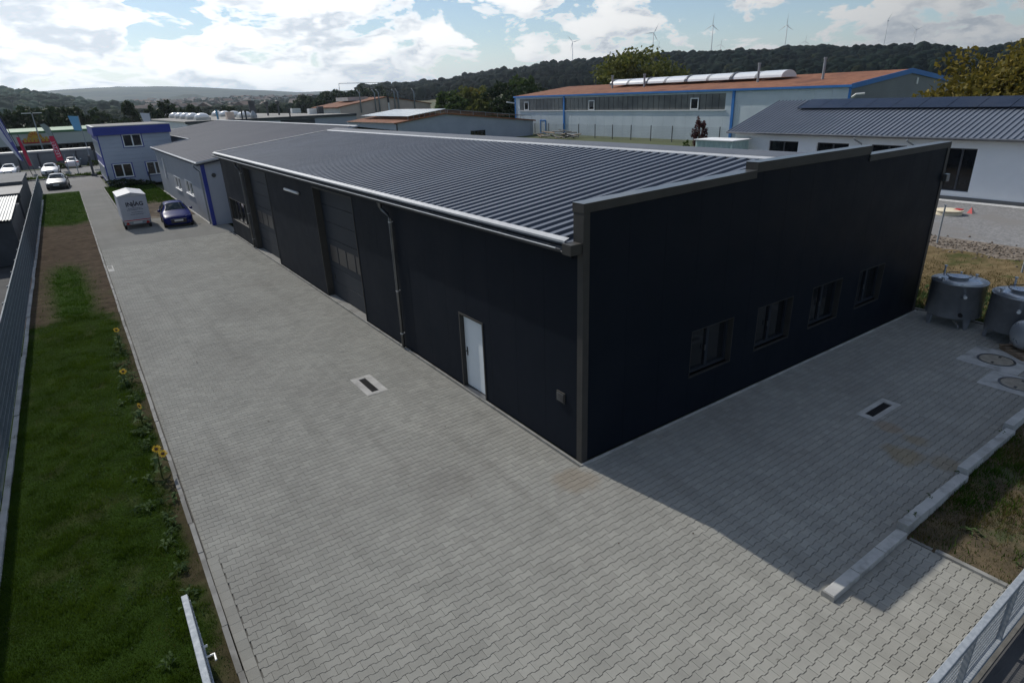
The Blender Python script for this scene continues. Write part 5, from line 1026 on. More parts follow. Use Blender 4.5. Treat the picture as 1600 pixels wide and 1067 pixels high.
MB().tube([(TM, TY1, 0.45), (TM, TY1+1.2, 0.42)], 0.05, 6).build('drawbar', 'galvanised', tr); MB().tube([(TM, TY1+1.0, 0.45), (TM, TY1+1.0, 0.06)], 0.03, 6).lathe((TM, TY1+1.0, 0.0), [(0.1, 0), (0.1, 0.06)], 8).build('jockey_wheel', 'galvanised', tr)
yt = TY0-0.006
text_mesh('lettering', 'IN', 0.36, 'ink', tr, (TM-0.27, yt, 1.60), (1, 0, 0), (0, 0, 1), bold=0.012); text_mesh('lettering', 'AG', 0.36, 'ink', tr, (TM+0.32, yt, 1.60), (1, 0, 0), (0, 0, 1), bold=0.012)
MB().box(TM-0.085, TM-0.035, yt-0.003, yt, 1.40, 1.72).box(TM+0.015, TM+0.065, yt-0.003, yt, 1.48, 1.84).box(TM-0.035, TM+0.015, yt-0.003, yt, 1.575, 1.615).build('lettering', 'ink', tr)
for z, x0, x1 in ((1.34, -0.36, 0.42), (1.25, -0.44, 0.50), (1.08, -0.22, 0.42), (0.95, -0.30, 0.46)):
    q = MB(); x = x0
    while x < x1: w = random.uniform(0.03, 0.09); q.box(TM+x, TM+min(x+w, x1), yt-0.003, yt, z-0.016, z+0.016); x += w+0.022
    q.build('small_print', 'ink', tr)
# ---- cars
def car(loc, rz, paint, label, Ln=4.4, Wd=1.8, Ht=1.48, hatch=True, group=None):
    t = thing('parked_car', loc, label, 'car', rz=rz, group=group); w = Wd/2
    # stations along y (front at -Ln/2): y, top z, half width at top, belt z, half width low
    k = Ln/4.4; top = Ht
    if hatch: st = [(-2.20, 0.60, 0.62, 0.55, 0.80), (-2.12, 0.72, 0.70, 0.64, 0.93), (-1.85, 0.82, 0.76, 0.74, 0.985), (-1.3, 0.93, 0.78, 0.84, 1.0), (-0.98, 0.98, 0.76, 0.88, 1.0), (-0.60, 1.24*top/1.48, 0.66, 0.90, 1.0), (-0.18, 1.44*top/1.48, 0.62, 0.91, 1.0), (0.5, 1.48*top/1.48, 0.63, 0.92, 1.0), (1.2, 1.44*top/1.48, 0.62, 0.93, 1.0), (1.75, 1.30*top/1.48, 0.60, 0.94, 0.99), (2.08, 0.98, 0.66, 0.90, 0.95), (2.18, 0.70, 0.66, 0.64, 0.86)]
    else: st = [(-2.20, 0.58, 0.62, 0.53, 0.80), (-2.12, 0.70, 0.70, 0.62, 0.93), (-1.85, 0.80, 0.76, 0.72, 0.985), (-1.2, 0.90, 0.78, 0.82, 1.0), (-0.85, 0.95, 0.76, 0.86, 1.0), (-0.45, 1.20*top/1.42, 0.64, 0.88, 1.0), (-0.05, 1.38*top/1.42, 0.60, 0.89, 1.0), (0.45, 1.42*top/1.42, 0.60, 0.90, 1.0), (0.95, 1.36*top/1.42, 0.58, 0.91, 1.0), (1.45, 1.10*top/1.42, 0.62, 0.92, 0.99), (1.75, 1.0, 0.72, 0.91, 0.98), (2.10, 0.95, 0.72, 0.86, 0.93), (2.2, 0.66, 0.66, 0.60, 0.84)]
    def sec(y, zt, wt, zb, wl):
        a = w*wl; ta = w*wt*(1.0 if zt > 1.05 else 1.16)
        half = [(0, zt), (ta*0.6, zt-0.012), (ta*0.92, zt-0.045), (ta+0.02, zt-0.10 if zt > 1.05 else zt-0.07), (a*0.965, zb), (a, zb-0.10), (a*1.005, 0.46), (a*0.97, 0.28), (a*0.85, 0.20), (0, 0.20)]
        return half
    vs = []; m = 10
    for (y, zt, wt, zb, wl) in st:
        h = sec(y, zt, wt, zb, wl); vs += [(x, y*k, z) for x, z in h]+[(-x, y*k, z) for x, z in h[1:-1][::-1]]
    n = 2*m-2; S_ = len(st); fs = [(i*n+j, i*n+(j+1) % n, (i+1)*n+(j+1) % n, (i+1)*n+j) for i in range(S_-1) for j in range(n)]+[tuple(range(n)), tuple(range((S_-1)*n, S_*n))]
    bd = MB().add(vs, fs).build('body', paint, t, local=True, smooth=True); sub = bd.modifiers.new('sub', 'SUBSURF'); sub.levels = 1; sub.render_levels = 2
    P_ = lambda i, j: Vector(vs[i*n+j])
    def patch(nm, m_, quad, off, par=bd):
        a, b, c, d = quad; nn = (b-a).cross(d-a).normalized(); ctr = (a+b+c+d)/4
        if nn.dot(ctr-Vector((0, 0, 0.7))) < 0: nn = -nn
        sh_ = [ctr+(p-ctr)*0.9 for p in quad]; o_ = [p+nn*off for p in sh_]; i_ = [p-nn*0.03 for p in sh_]
        MB().add(o_+i_, [(0, 1, 2, 3), (7, 6, 5, 4), (0, 4, 5, 1), (1, 5, 6, 2), (2, 6, 7, 3), (3, 7, 4, 0)]).build(nm, m_, t, local=True)
    cw, rf = 4, 6; re_, rb_ = (8, 10) if hatch else (8, 10)
    def glazing(nm, r0, r1):
        cols = [3, 2, 1, 0, n-1, n-2, n-3]; pts = [[P_(i, j) for j in cols] for i in range(r0, r1+1)]; ctr = sum((p for r in pts for p in r), Vector())/sum(len(r) for r in pts); nn = (pts[0][0]-pts[-1][0]).cross(pts[0][0]-pts[0][-1]).normalized()
        if nn.z < 0: nn = -nn
        V_ = [ctr+(p-ctr)*0.90+nn*0.02 for r in pts for p in r]; c_ = len(cols); MB().add(V_, [(a*c_+b, a*c_+b+1, (a+1)*c_+b+1, (a+1)*c_+b) for a in range(len(pts)-1) for b in range(c_-1)]).build(nm, 'car_glass', t, local=True, smooth=True)
    glazing('windscreen', cw, rf); glazing('rear_window', re_, rb_)
    for (jl, jh) in ((4, 3), (n-4, n-3)):
        patch('side_window', 'car_glass', [P_(5, jl), P_(7, jl), P_(7, jh), P_(6, jh)], 0.02); patch('side_window', 'car_glass', [P_(7, jl), P_(9, jl), P_(8, jh), P_(7, jh)], 0.02)
    for s in (-1, 1):
        for yy in (-1.38*k, 1.32*k):
            wh = MB().tube([(s*(w-0.20), yy, 0.32), (s*(w+0.012), yy, 0.32)], 0.32, 22).build('wheel', 'tyre', t, local=True); MB().tube([(s*(w-0.1), yy, 0.32), (s*(w+0.018), yy, 0.32)], 0.21, 16).build('rim', 'rim', wh, local=True)
        MB().add([(s*w*0.50, -2.17*k, 0.60), (s*w*0.88, -2.02*k, 0.62), (s*w*0.90, -1.86*k, 0.76), (s*w*0.52, -2.08*k, 0.72), (s*w*0.48, -2.0*k, 0.60), (s*w*0.84, -1.9*k, 0.62), (s*w*0.86, -1.75*k, 0.74), (s*w*0.5, -1.95*k, 0.70)], [(0, 1, 2, 3), (7, 6, 5, 4), (0, 4, 5, 1), (2, 6, 7, 3), (1, 5, 6, 2), (0, 3, 7, 4)]).build('headlight', 'head_lamp', t, local=True)
        MB().box(*sorted((s*w*0.62, s*w*0.93)), 2.02*k, 2.16*k, 0.72, 0.90).build('tail_light', 'tail_red', t, local=True, bevel=0.02)
        MB().lathe((s*(w+0.09), -0.72*k, 1.0), [(0.03, -0.07), (0.10, -0.03), (0.10, 0.05), (0.05, 0.09)], 10).build('wing_mirror', paint, t, local=True, smooth=True)
    MB().box(-w*0.52, w*0.52, -2.225*k, -2.12*k, 0.30, 0.54).build('grille', 'black_plastic', t, local=True, bevel=0.02); MB().box(-0.26, 0.26, -2.245*k, -2.228*k, 0.42, 0.53).build('number_plate', 'plate_white', t, local=True)
    MB().box(-0.26, 0.26, 2.19*k, 2.215*k, 0.52, 0.63).build('number_plate', 'plate_white', t, local=True); MB().box(-w*0.55, w*0.55, -2.235*k, -2.226*k, 0.57, 0.585).build('grille_bar', 'rim', t, local=True)
    MB().box(-w*0.9, w*0.9, -1.95*k, 1.95*k, 0.15, 0.22).build('underbody', 'black_plastic', t, local=True)
    return t
car((-2.25, 39.6, 0), R_(-3), 'car_blue', 'dark blue hatchback parked beside the grey box trailer', 4.2, 1.76, 1.46, True)
car((-8.85, 73.3, 0), R_(-4), 'car_silver', 'dark silver saloon with bright bonnet parked at the end of the mesh fence', 4.5, 1.82, 1.46, True)
car((-9.5, 92.2, 0), R_(-4), 'car_white', 'white saloon with big dark grille parked before the panel wall', 4.6, 1.84, 1.42, False)
car((-6.9, 103.0, 0), R_(176), 'car_white', 'white saloon seen from behind near the roadside hedge', 4.6, 1.82, 1.44, False)
car((-13.9, 96.5, 0), R_(-4), 'car_white', 'white car half hidden behind the felt roofed shed', 4.5, 1.82, 1.44, False)
# ---- banners, flags, lamp
def beach_flag(x, y, h, label, cloth, text=None, lean=-0.16, z0=1.2):
    t = thing('beach_flag', (x, y, 0), label, 'banner'); pts = [(x, y, 0), (x+lean*0.4, y, h*0.5), (x+lean, y, h*0.9), (x+lean-0.35, y, h), (x+lean-0.75, y, h-0.05)]
    MB().tube(pts, 0.03, 6).build('pole', 'shed_dark', t)
    return t
bf = thing('beach_flag', (-7.75, 97.0, 0), 'red feather banner with white lettering and pale green top', 'banner')
MB().tube([(-7.75, 97, 0), (-8.0, 97, 3.4), (-8.35, 97, 5.6), (-8.8, 97, 6.15), (-9.3, 97, 6.0)], 0.035, 6).build('pole', 'shed_dark', bf)
MB().add([(-8.62, 96.98, 1.35), (-7.85, 96.98, 1.35), (-8.05, 96.98, 3.4), (-8.2, 96.98, 4.5), (-8.72, 96.98, 4.5), (-8.72, 97.02, 4.5), (-8.2, 97.02, 4.5), (-8.05, 97.02, 3.4), (-7.85, 97.02, 1.35), (-8.62, 97.02, 1.35)], [(0, 1, 2, 3, 4), (5, 6, 7, 8, 9), (0, 4, 5, 9), (1, 8, 7, 2), (2, 7, 6, 3), (0, 9, 8, 1)]).build('cloth', 'banner_red', bf)
MB().prism([(-8.2, 4.52), (-8.4, 5.6), (-8.8, 6.1), (-9.3, 5.95), (-8.72, 4.52)], 1, 96.98, 97.02).build('cloth', 'banner_teal', bf)
text_mesh('lettering', 'LEZZET', 0.62, 'banner_white', bf, (-8.33, 96.97, 2.85), (-0.13, 0, 1), (-1, 0, -0.13))
bf = thing('beach_flag', (-11.3, 96.0, 0), 'narrow red feather banner with pale edge beside the purple flag', 'banner')
MB().tube([(-11.3, 96, 0), (-11.6, 96, 3.4), (-11.9, 96, 5.0)], 0.035, 6).build('pole', 'shed_dark', bf); MB().prism([(-11.75, 1.0), (-11.4, 1.0), (-11.65, 3.6), (-11.85, 4.6), (-12.15, 4.6)], 1, 95.97, 96.01).build('cloth', 'banner_red', bf)
MB().prism([(-11.38, 1.0), (-11.25, 1.0), (-11.7, 4.6), (-11.83, 4.6)], 1, 95.97, 96.01).build('edge_band', 'banner_teal', bf)
bf = thing('beach_flag', (-11.5, 92.0, 0), 'tall tapering white and purple flag leaning over the car park', 'banner')
MB().tube([(-11.5, 92, 0), (-12.1, 92, 3.5), (-12.8, 92, 7.3)], 0.045, 6).build('pole', 'shed_dark', bf)
MB().prism([(-12.1, 1.9), (-11.95, 1.9), (-12.95, 7.3), (-13.7, 7.3)], 1, 91.97, 92.01).build('cloth', 'banner_purple', bf); MB().prism([(-12.3, 2.0), (-12.12, 1.95), (-13.72, 7.3), (-14.5, 7.2)], 1, 91.96, 92.0).build('cloth', 'banner_white', bf)
for k in range(2): MB().add([(-13.35+0.2*k, 91.955, 7.1), (-13.25+0.2*k, 91.955, 7.1), (-12.6+0.12*k, 91.955, 4.2), (-12.66+0.12*k, 91.955, 4.2)], [(0, 1, 2, 3)]).build('stripe', 'banner_white', bf)
for x, m_, lb in ((-4.75, 'sky_blue_cloth', 'small light blue flag rising beyond the office roof'), (4.0, 'banner_white', 'small white flag rising beyond the office roof'), (14.8, 'sky_blue_cloth', 'narrow blue flag beyond the right end of the office roof')):
    y = 100 if x < 5 else 108; w = 1.2 if x < 10 else 0.3
    f = thing('flag', (x, y, 0), lb, 'flag'); MB().tube([(x, y, 0), (x, y, 6.9)], 0.05, 6).build('pole', 'galvanised', f); MB().add([(x-w, y-0.02, 6.9), (x-0.05, y-0.02, 6.8), (x-0.05, y-0.02, 4.9), (x-w*0.75, y-0.08, 5.0), (x-w, y+0.02, 6.9), (x-0.05, y+0.02, 6.8), (x-0.05, y+0.02, 4.9), (x-w*0.75, y-0.04, 5.0)], [(0, 1, 2, 3), (4, 7, 6, 5), (0, 3, 7, 4), (2, 6, 7, 3), (1, 5, 6, 2), (0, 4, 5, 1)]).build('cloth', m_, f)
sl_ = thing('street_lamp', (-10.2, 116, 0), 'tall street lamp with two flat heads before the dark trees', 'street lamp')
MB().tube([(-10.2, 116, 0), (-10.2, 116, 7.4)], [0.12, 0.07], 8).build('pole', 'galvanised', sl_)
for s in (-1, 1): MB().box(*sorted((-10.2+s*0.1, -10.2+s*1.3)), 115.85, 116.15, 7.38, 7.5).build('lamp_head', 'lamp_white', sl_)
for x, y in ((-7.6, 86.0), (-6.7, 86.3)): MB().tube([(x, y, 0), (x, y, 2.6)], 0.05, 6).build('sign_post', 'galvanised', loc=(x, y, 0), label='thin grey post on the roadside verge beside the parked cars', cat='post', group='thin posts on the verge')
MB().box(-5.35, -5.1, 84.3, 84.5, 0, 2.4).box(-5.5, -4.9, 84.2, 84.6, 0, 0.3).build('marker_post', 'shed_dark', loc=(-5.2, 84.4, 0), label='thick dark marker post beside the office corner', cat='post')
# ---- right side: fence posts, tank cover, marker, container, timber
for i, (x, y) in enumerate(((23.4, 2.75), (21.3, -1.05))):
    MB().tube([(x, y, 0.1), (x, y, 2.25)], 0.035, 6).box(x-0.045, x+0.045, y-0.045, y+0.045, 2.24, 2.27).build('fence_post', 'galvanised', loc=(x, y, 0.1), label=('thin grey fence post on the soil bank beside the hall corner', 'thin grey fence post on the soil bank above the second tank')[i], cat='post')
cv = thing('cistern_cover', (31.1, 5.3, 0.5), 'pale round cistern cover with orange patch on the gravel yard', 'cover')
MB().lathe((31.1, 5.3, 0.5), [(0.62, 0), (0.62, 0.12), (0.55, 0.2)], 24).build('base_ring', 'cover_yellow', cv); MB().lathe((31.1, 5.3, 0.70), [(0.66, 0), (0.66, 0.05), (0.4, 0.09), (0.02, 0.1)], 24).build('lid', 'cover_yellow', cv)
MB().box(31.05, 31.5, 4.75, 5.1, 0.775, 0.80).build('patch', 'sign_red', cv)
mk = thing('warning_stand', (32.2, 4.6, 0.5), 'small red and white folding stand on the gravel', 'stand'); MB().add([(32.0, 4.5, 0.5), (32.1, 4.8, 0.5), (32.2, 4.65, 0.82), (32.03, 4.5, 0.5), (32.13, 4.8, 0.5), (32.23, 4.65, 0.82)], [(0, 1, 2), (5, 4, 3), (0, 2, 5, 3), (1, 4, 5, 2), (0, 3, 4, 1)]).build('leaf', 'sign_red', mk); MB().add([(32.42, 4.5, 0.5), (32.42, 4.8, 0.5), (32.24, 4.65, 0.82), (32.45, 4.5, 0.5), (32.45, 4.8, 0.5), (32.27, 4.65, 0.82)], [(0, 1, 2), (5, 4, 3), (0, 2, 5, 3), (1, 4, 5, 2), (0, 3, 4, 1)]).build('leaf', 'lamp_white', mk)
ct = thing('container', (34.4, 22.5, 0.5), 'pale green corrugated container with white roof beside the white building', 'container')
pr = []; 
def corr(axis, a0, a1, p, z0, z1, m):
    q = MB(); n_ = int((a1-a0)/0.22); pts = []
    for k in range(n_+1): u = a0+(a1-a0)*k/n_; pts += [(u, 0.0 if k % 2 else 0.06), (u+(a1-a0)/n_*0.5, 0.0 if k % 2 else 0.06)]
    pts = [p_ for p_ in pts if p_[0] <= a1]; v = []
    for z in (z0, z1):
        for u, d in pts: v.append((u, p+d, z) if axis == 0 else (p+d, u, z))
    n2_ = len(pts); q.add(v, [(i, i+1, n2_+i+1, n2_+i) for i in range(n2_-1)]); return q.build('corrugated_side', m, ct)
corr(1, 21.1, 24.4, 33.2, 0.55, 3.60, 'container_green'); corr(0, 33.26, 35.3, 21.05, 0.55, 3.60, 'container_green'); MB().box(33.1, 35.4, 20.9, 24.5, 3.60, 3.66).build('roof', 'white_paint', ct); MB().box(33.15, 33.3, 20.95, 21.1, 0.5, 3.45).build('corner_post', 'container_green', ct)
tp = thing('timber_pile', (56.5, 71, 0.9), 'untidy pile of grey boards and poles on the grass', 'timber pile')
g = random.Random(4)
for k in range(26):
    x, y, z = 55.2+g.random()*2.5, 66.0+g.random()*9, 0.95+g.random()*0.9; a = g.uniform(-0.5, 0.5)+1.57; l = g.uniform(1.2, 3.0); dx, dy = math.cos(a)*l/2, math.sin(a)*l/2
    MB().tube([(x-dx, y-dy, z), (x+dx, y+dy, z+g.uniform(-0.3, 0.5))], 0.09, 4).build('board', ('shed_dark', 'wood', 'shed_felt')[k % 3], tp)
# ---- wire fence before the factory hall
wf = thing('wire_fence', (58.5, 60, 0.9), 'wire mesh fence on slim dark posts before the factory hall', 'fence')
ys_ = np.linspace(37.5, 86, 14)
pstm = MB().tube([(0, 0, -0.2), (0, 0, 2.0)], 0.06, 6).mesh('fence_post', 'shed_dark', local=True)
wm = MB(); dy = ys_[1]-ys_[0]
for k in range(25): wm.box(-0.004, 0.004, dy*k/24-0.004, dy*k/24+0.004, 0.05, 1.9)
for k in range(10): wm.box(-0.004, 0.004, 0, dy, 0.05+0.2*k, 0.058+0.2*k)
wm = wm.mesh('mesh_panel', 'fence_steel', local=True)
for y in ys_: link('fence_post', pstm, None, wf, (0, y-60, 0)); link('mesh_panel', wm, None, wf, (0.05, y-60, 0))

# ================================================================ PLANTS
def leaf_cloud(centres, n_per, spread, size, seed, flat=0.0):
    g = np.random.default_rng(seed); C = np.repeat(np.asarray(centres, float), n_per, 0); n = len(C); d = g.normal(0, 1, (n, 3)); d /= np.linalg.norm(d, axis=1)[:, None]; C = C+d*(g.random(n)**0.5)[:, None]*np.asarray(spread)
    u = g.normal(0, 1, (n, 3)); u /= np.linalg.norm(u, axis=1)[:, None]; v = np.cross(u, g.normal(0, 1, (n, 3))); v /= np.linalg.norm(v, axis=1)[:, None]; s = size*g.uniform(0.6, 1.4, n)[:, None]
    V = np.stack([C-u*s, C+v*s*0.55, C+u*s, C-v*s*0.55], 1).reshape(-1, 3); return V, np.arange(4*n).reshape(-1, 4)
def tree(name, x, y, h, rx, rz_, label, m, seed, kind='round', n_cl=60, n_per=38, leaf=0.3, group=None, cat='tree', trunk=True):
    g = np.random.default_rng(seed); z = float(H(x, y)); z = max(z, -0.1) if np.hypot(x, y) < 300 else z; t = thing(name, (x, y, z), label, cat, group=group); cen = []
    limbs = MB()
    if kind == 'cone':
        for k in range(n_cl):
            f = g.random()**0.8; zz = h*(0.08+0.92*f); rad = rx*(1-f)*g.uniform(0.55, 1.0)+0.1; a = g.uniform(0, 6.28); cen.append((rad*math.cos(a), rad*math.sin(a), zz))
        limbs.tube([(0, 0, -0.3), (0, 0, h*0.95)], [max(0.12, h*0.018), 0.03], 6)
    else:
        zc_ = h-rz_
        for k in range(n_cl):
            d = g.normal(0, 1, 3); d /= np.linalg.norm(d); q = g.uniform(0.45, 1.0)**0.6; wob = 0.78+0.4*g.random(); cen.append((d[0]*rx*q*wob, d[1]*rx*q*wob, zc_+d[2]*rz_*q*wob))
        limbs.tube([(0, 0, -0.3), (0.1, 0, zc_*0.6), (0, 0.1, zc_+rz_*0.4)], [max(0.1, h*0.03), max(0.07, h*0.02), 0.04], 7)
        for k in range(7): c = cen[k*3 % len(cen)]; limbs.tube([(0, 0, zc_*0.55+0.1*k), (c[0]*0.5, c[1]*0.5, (zc_*0.6+c[2])/2), c], [h*0.012+0.02, h*0.008+0.015, 0.02], 5)
    cen = np.array(cen); cen[:, 2] = np.maximum(cen[:, 2], 0.25)
    V, F = leaf_cloud(cen, n_per, np.array([rx, rx, rz_])*0.24 if kind == 'round' else np.array([rx*0.3, rx*0.3, h*0.05]), leaf, seed+1)
    cr = link('crown', np_mesh('crown', V, F, m), None, t)
    limbs.build('trunk', 'bark', t, local=True); return t
# big trees about the factory halls
tree('broad_tree', 96, 92, 14.2, 9.6, 5.6, 'broad olive green tree rising behind the factory hall roof', 'leaf_olive', 101, n_cl=150, n_per=50, leaf=0.42)
tree('broad_tree', 74, 112, 9.4, 3.6, 3.6, 'small dark round tree behind the factory hall', 'leaf_dark', 102, n_cl=60, leaf=0.35)
tree('broad_tree', 56.5, 13.0, 8.3, 5.4, 3.8, 'yellowing autumn tree behind the white building', 'leaf_autumn', 103, n_cl=130, n_per=46, leaf=0.24)
tree('broad_tree', 60.5, 11.0, 9.0, 4.8, 4.2, 'larger yellowing tree behind the solar panel roof', 'leaf_autumn', 104, n_cl=120, n_per=46, leaf=0.24)
tree('young_tree', 46.0, 34.2, 4.1, 0.8, 1.5, 'young purple leaved tree on the grass before the factory hall', 'leaf_purple', 105, n_cl=50, n_per=34, leaf=0.10)
tree('young_tree', 44.5, 34.6, 2.0, 0.7, 0.6, 'small green bush beside the purple leaved tree', 'leaf_green', 106, n_cl=14, n_per=24, leaf=0.12, cat='bush')
rowx = [(70, 128, 8.2, 3.2), (72, 122, 8.8, 3.4), (75, 124, 8.0, 3.0), (78, 127, 8.6, 3.8), (66.5, 118, 6.6, 2.8), (70, 112, 6.2, 3.0)]
for i, (x, y, h, r) in enumerate(rowx): tree('hedge_tree', x, y, h, r, h*0.42, ('green tree touching the red roofed building gable','tallest yellow green tree of the row beside the red roof','yellowing autumn tree in the row beside the red roof','wide yellow green tree of the row near the dark trees','low green tree behind the tilted solar racks','low yellow green tree between solar racks and dark trees')[i], 'leaf_olive' if i % 2 else 'leaf_autumn' if i == 2 else 'leaf_green', 110+i, n_cl=60, n_per=34, leaf=0.38, group='trees between the red roof and the factory hall')
for i, (x, y, h, r) in enumerate([(72, 101, 7.6, 4.2), (68, 99, 6.8, 3.8), (77, 105, 8.0, 4.5), (82, 112, 8.6, 4.5)]): tree('dark_hedge_tree', x, y, h, r, h*0.45, ('dense dark tree right behind the far corner of the factory hall','low dark tree between the solar racks and the factory hall','dark tree standing behind the factory floodlight','tallest dark tree under the wooded hill by the factory')[i], 'leaf_dark', 120+i, n_cl=70, n_per=38, leaf=0.38, group='dark trees at the end of the factory hall')
tree('broad_tree', 88, 122, 10.5, 3.2, 3.4, 'pale green tree top above the dark trees by the factory hall', 'leaf_green', 126, n_cl=70, leaf=0.36)
# trees beyond the shops on the left
for i, (x, y, h, r) in enumerate([(-30, 160, 8.2, 5), (-24, 162, 8.8, 5), (-18, 158, 8.0, 5), (-13, 160, 8.8, 5), (-8.5, 158, 8.2, 5), (-4, 160, 7.8, 4.5), (1, 162, 7.4, 4.5)]): tree('dark_hedge_tree', x, y, h, r, h*0.45, ('dark green tree at the open end of the belt behind the shop','broad dark tree behind the purple flag','dark tree behind the street lamp','dark tree behind the yellow sun sign','dark tree behind the vaulted shop entrance','dark tree behind the small light blue flag','low dark tree between the shop belt and the office clump')[i], 'leaf_dark', 140+i, n_cl=70, n_per=34, leaf=0.5, group='dark tree belt behind the shop')
for i, (x, y, h, r, kd) in enumerate([(7.5, 172, 9.2, 3.4, 'cone'), (12.5, 176, 8.0, 2.3, 'round'), (16.5, 180, 8.8, 3.0, 'round'), (20.5, 184, 6.8, 2.0, 'round'), (23.5, 188, 7.6, 2.6, 'cone'), (3.5, 168, 5.8, 3.2, 'round')]): tree('conifer' if kd == 'cone' else 'broad_tree', x, y, h, r, h*0.42, ('dark spruce' if kd == 'cone' else 'dark green broad tree')+' in the clump beyond the office roof', 'leaf_dark', 150+i, kind=kd, n_cl=80, n_per=34, leaf=0.4, group='tree clump beyond the office roof')
for i, (x, y, h, r) in enumerate([(47, 255, 7.0, 2.8), (66, 262, 6.4, 3.0), (80, 250, 7.4, 3.4), (36, 262, 8.0, 3.0), (93, 262, 6.6, 3.5)]): tree('broad_tree', x, y, h, r, h*0.42, ('dark tree behind the beige roof unit of the works','dark tree behind the black roof panel of the works','wide dark tree behind the round roof vents','dark tree beyond the farthest skylight of the works','low dark tree beside the white roof unit')[i], 'leaf_dark', 160+i, n_cl=60, n_per=30, leaf=0.5, group='lone trees beyond the works roof')
for i, (x, y, h) in enumerate([(112, 330, 12), (122, 340, 13), (132, 345, 12), (142, 352, 14), (104, 338, 11), (152, 350, 13)]): tree('broad_tree', x, y, h, 7, h*0.45, 'dark green tree of the belt beyond the red roofed building', 'leaf_dark', 170+i, n_cl=70, n_per=30, leaf=0.75, group='tree belt beyond the red roof')
# hedge bits on the street
for i, (x, y) in enumerate(((-8.35, 101.5), (-4.6, 102.6), (-3.2, 103.0))): tree('hedge_bush', x, y, 0.9, 0.8, 0.45, 'low trimmed green bush beside the white saloon', 'leaf_green', 180+i, n_cl=26, n_per=26, leaf=0.1, group='low bushes by the car park', cat='bush')
tree('hedge_bush', -3.4, 68.0, 0.85, 1.5, 0.45, 'dark spreading bush under the office window', 'leaf_dark', 190, n_cl=40, n_per=30, leaf=0.1, cat='bush'); tree('hedge_bush', -1.6, 68.1, 0.6, 1.2, 0.35, 'low dark bush against the office wall', 'leaf_dark', 191, n_cl=30, n_per=30, leaf=0.1, cat='bush')
# sunflowers and leafy weeds along the edging
def big_leaf(q, base, ang, l, w, droop):
    bx, by, bz = base; c, s = math.cos(ang), math.sin(ang); px, py = -s, c; pts = []
    mid = (bx+c*l*0.5, by+s*l*0.5, bz+l*0.15); tip = (bx+c*l, by+s*l, bz-droop*l)
    q.add([base, (mid[0]+px*w/2, mid[1]+py*w/2, mid[2]+0.02), tip, (mid[0]-px*w/2, mid[1]-py*w/2, mid[2]+0.02), mid], [(0, 1, 4), (1, 2, 4), (2, 3, 4), (3, 0, 4)])
def sunflower(x, y, h, face, label, seed, heads=1):
    g = random.Random(seed); t = thing('sunflower', (x, y, 0), label, 'flower'); top = (x+0.04, y-0.03, h)
    MB().tube([(x, y, 0), (x+0.02, y, h*0.6), top], [0.014, 0.012, 0.009], 6).build('stem', 'leaf_green', t)
    for k in range(9):
        q = MB(); z = h*(0.12+0.085*k); big_leaf(q, (x+0.02*z, y, z), k*2.4+g.random(), g.uniform(0.14, 0.24), g.uniform(0.09, 0.15), g.uniform(0.1, 0.5)); q.build('leaf', 'weed_leaf', t)
    for hd in range(heads):
        c = Vector(top)+Vector((0.09*hd, -0.10*hd, -0.10*hd)); n_ = Vector(face).normalized(); u = n_.orthogonal().normalized(); v = n_.cross(u); R = 0.06
        d = MB().add([c+n_*0.012+(u*math.cos(a)+v*math.sin(a))*R*0.5 for a in np.linspace(0, 2*math.pi, 14, endpoint=False)]+[c-n_*0.012+(u*math.cos(a)+v*math.sin(a))*R*0.55 for a in np.linspace(0, 2*math.pi, 14, endpoint=False)]+[c+n_*0.022], [(k, (k+1) % 14, 28) for k in range(14)]+[(k, 14+k, 14+(k+1) % 14, (k+1) % 14) for k in range(14)]+[tuple(range(14, 28))[::-1]]).build('flower_head', 'flower_disc', t)
        for k in range(16):
            a = 2*math.pi*k/16+g.random()*0.15; dr = u*math.cos(a)+v*math.sin(a); pp = dr.cross(n_); l = R*g.uniform(1.0, 1.3); b0 = c+dr*R*0.45; q = MB(); q.add([b0, b0+dr*l*0.5+pp*0.013, b0+dr*l+n_*0.015, b0+dr*l*0.5-pp*0.013], [(0, 1, 2, 3)]); q.build('petal', 'petal', d)
TOC = tuple((Vector(CAM)-Vector((-7.5, 8, 0.5))).normalized())
for x, y, h, lb, hd in ((-7.50, 14.3, 0.75, 'sunflower with one open bloom furthest along the lawn edging', 1), (-7.62, 11.1, 0.45, 'low sunflower bloom in the weeds midway along the edging', 1), (-7.48, 8.2, 0.50, 'sunflower bloom turned sideways in the weeds by the edging', 1), (-7.40, 5.15, 0.72, 'tallest sunflower with two blooms hanging over the edging', 2)):
    sunflower(x, y, h, (0.25, -0.75, 0.8) if 'sideways' not in lb else (0.8, -0.3, 0.3), lb, int(y*10), hd)
def weed(x, y, n, l, label, group, seed, zz=0.0, m='weed_leaf'):
    g = random.Random(seed); t = thing('leafy_weed', (x, y, zz), label, 'weed', group=group)
    for k in range(n):
        q = MB(); big_leaf(q, (x+g.uniform(-.06, .06), y+g.uniform(-.06, .06), zz+g.uniform(0.02, l*0.9)), g.uniform(0, 6.28), l*g.uniform(0.6, 1.2), l*g.uniform(0.3, 0.55), g.uniform(-0.3, 0.4)); q.build('leaf', m, t)
g = random.Random(91)
for k in range(60):
    y = 1.0+14.5*g.random(); x = -7.30-abs(g.gauss(0, 0.26)); weed(x, y, g.randint(6, 12), g.uniform(0.07, 0.16), 'leafy green weed growing along the worn edge of the lawn', 'leafy weeds along the lawn edging', 300+k)
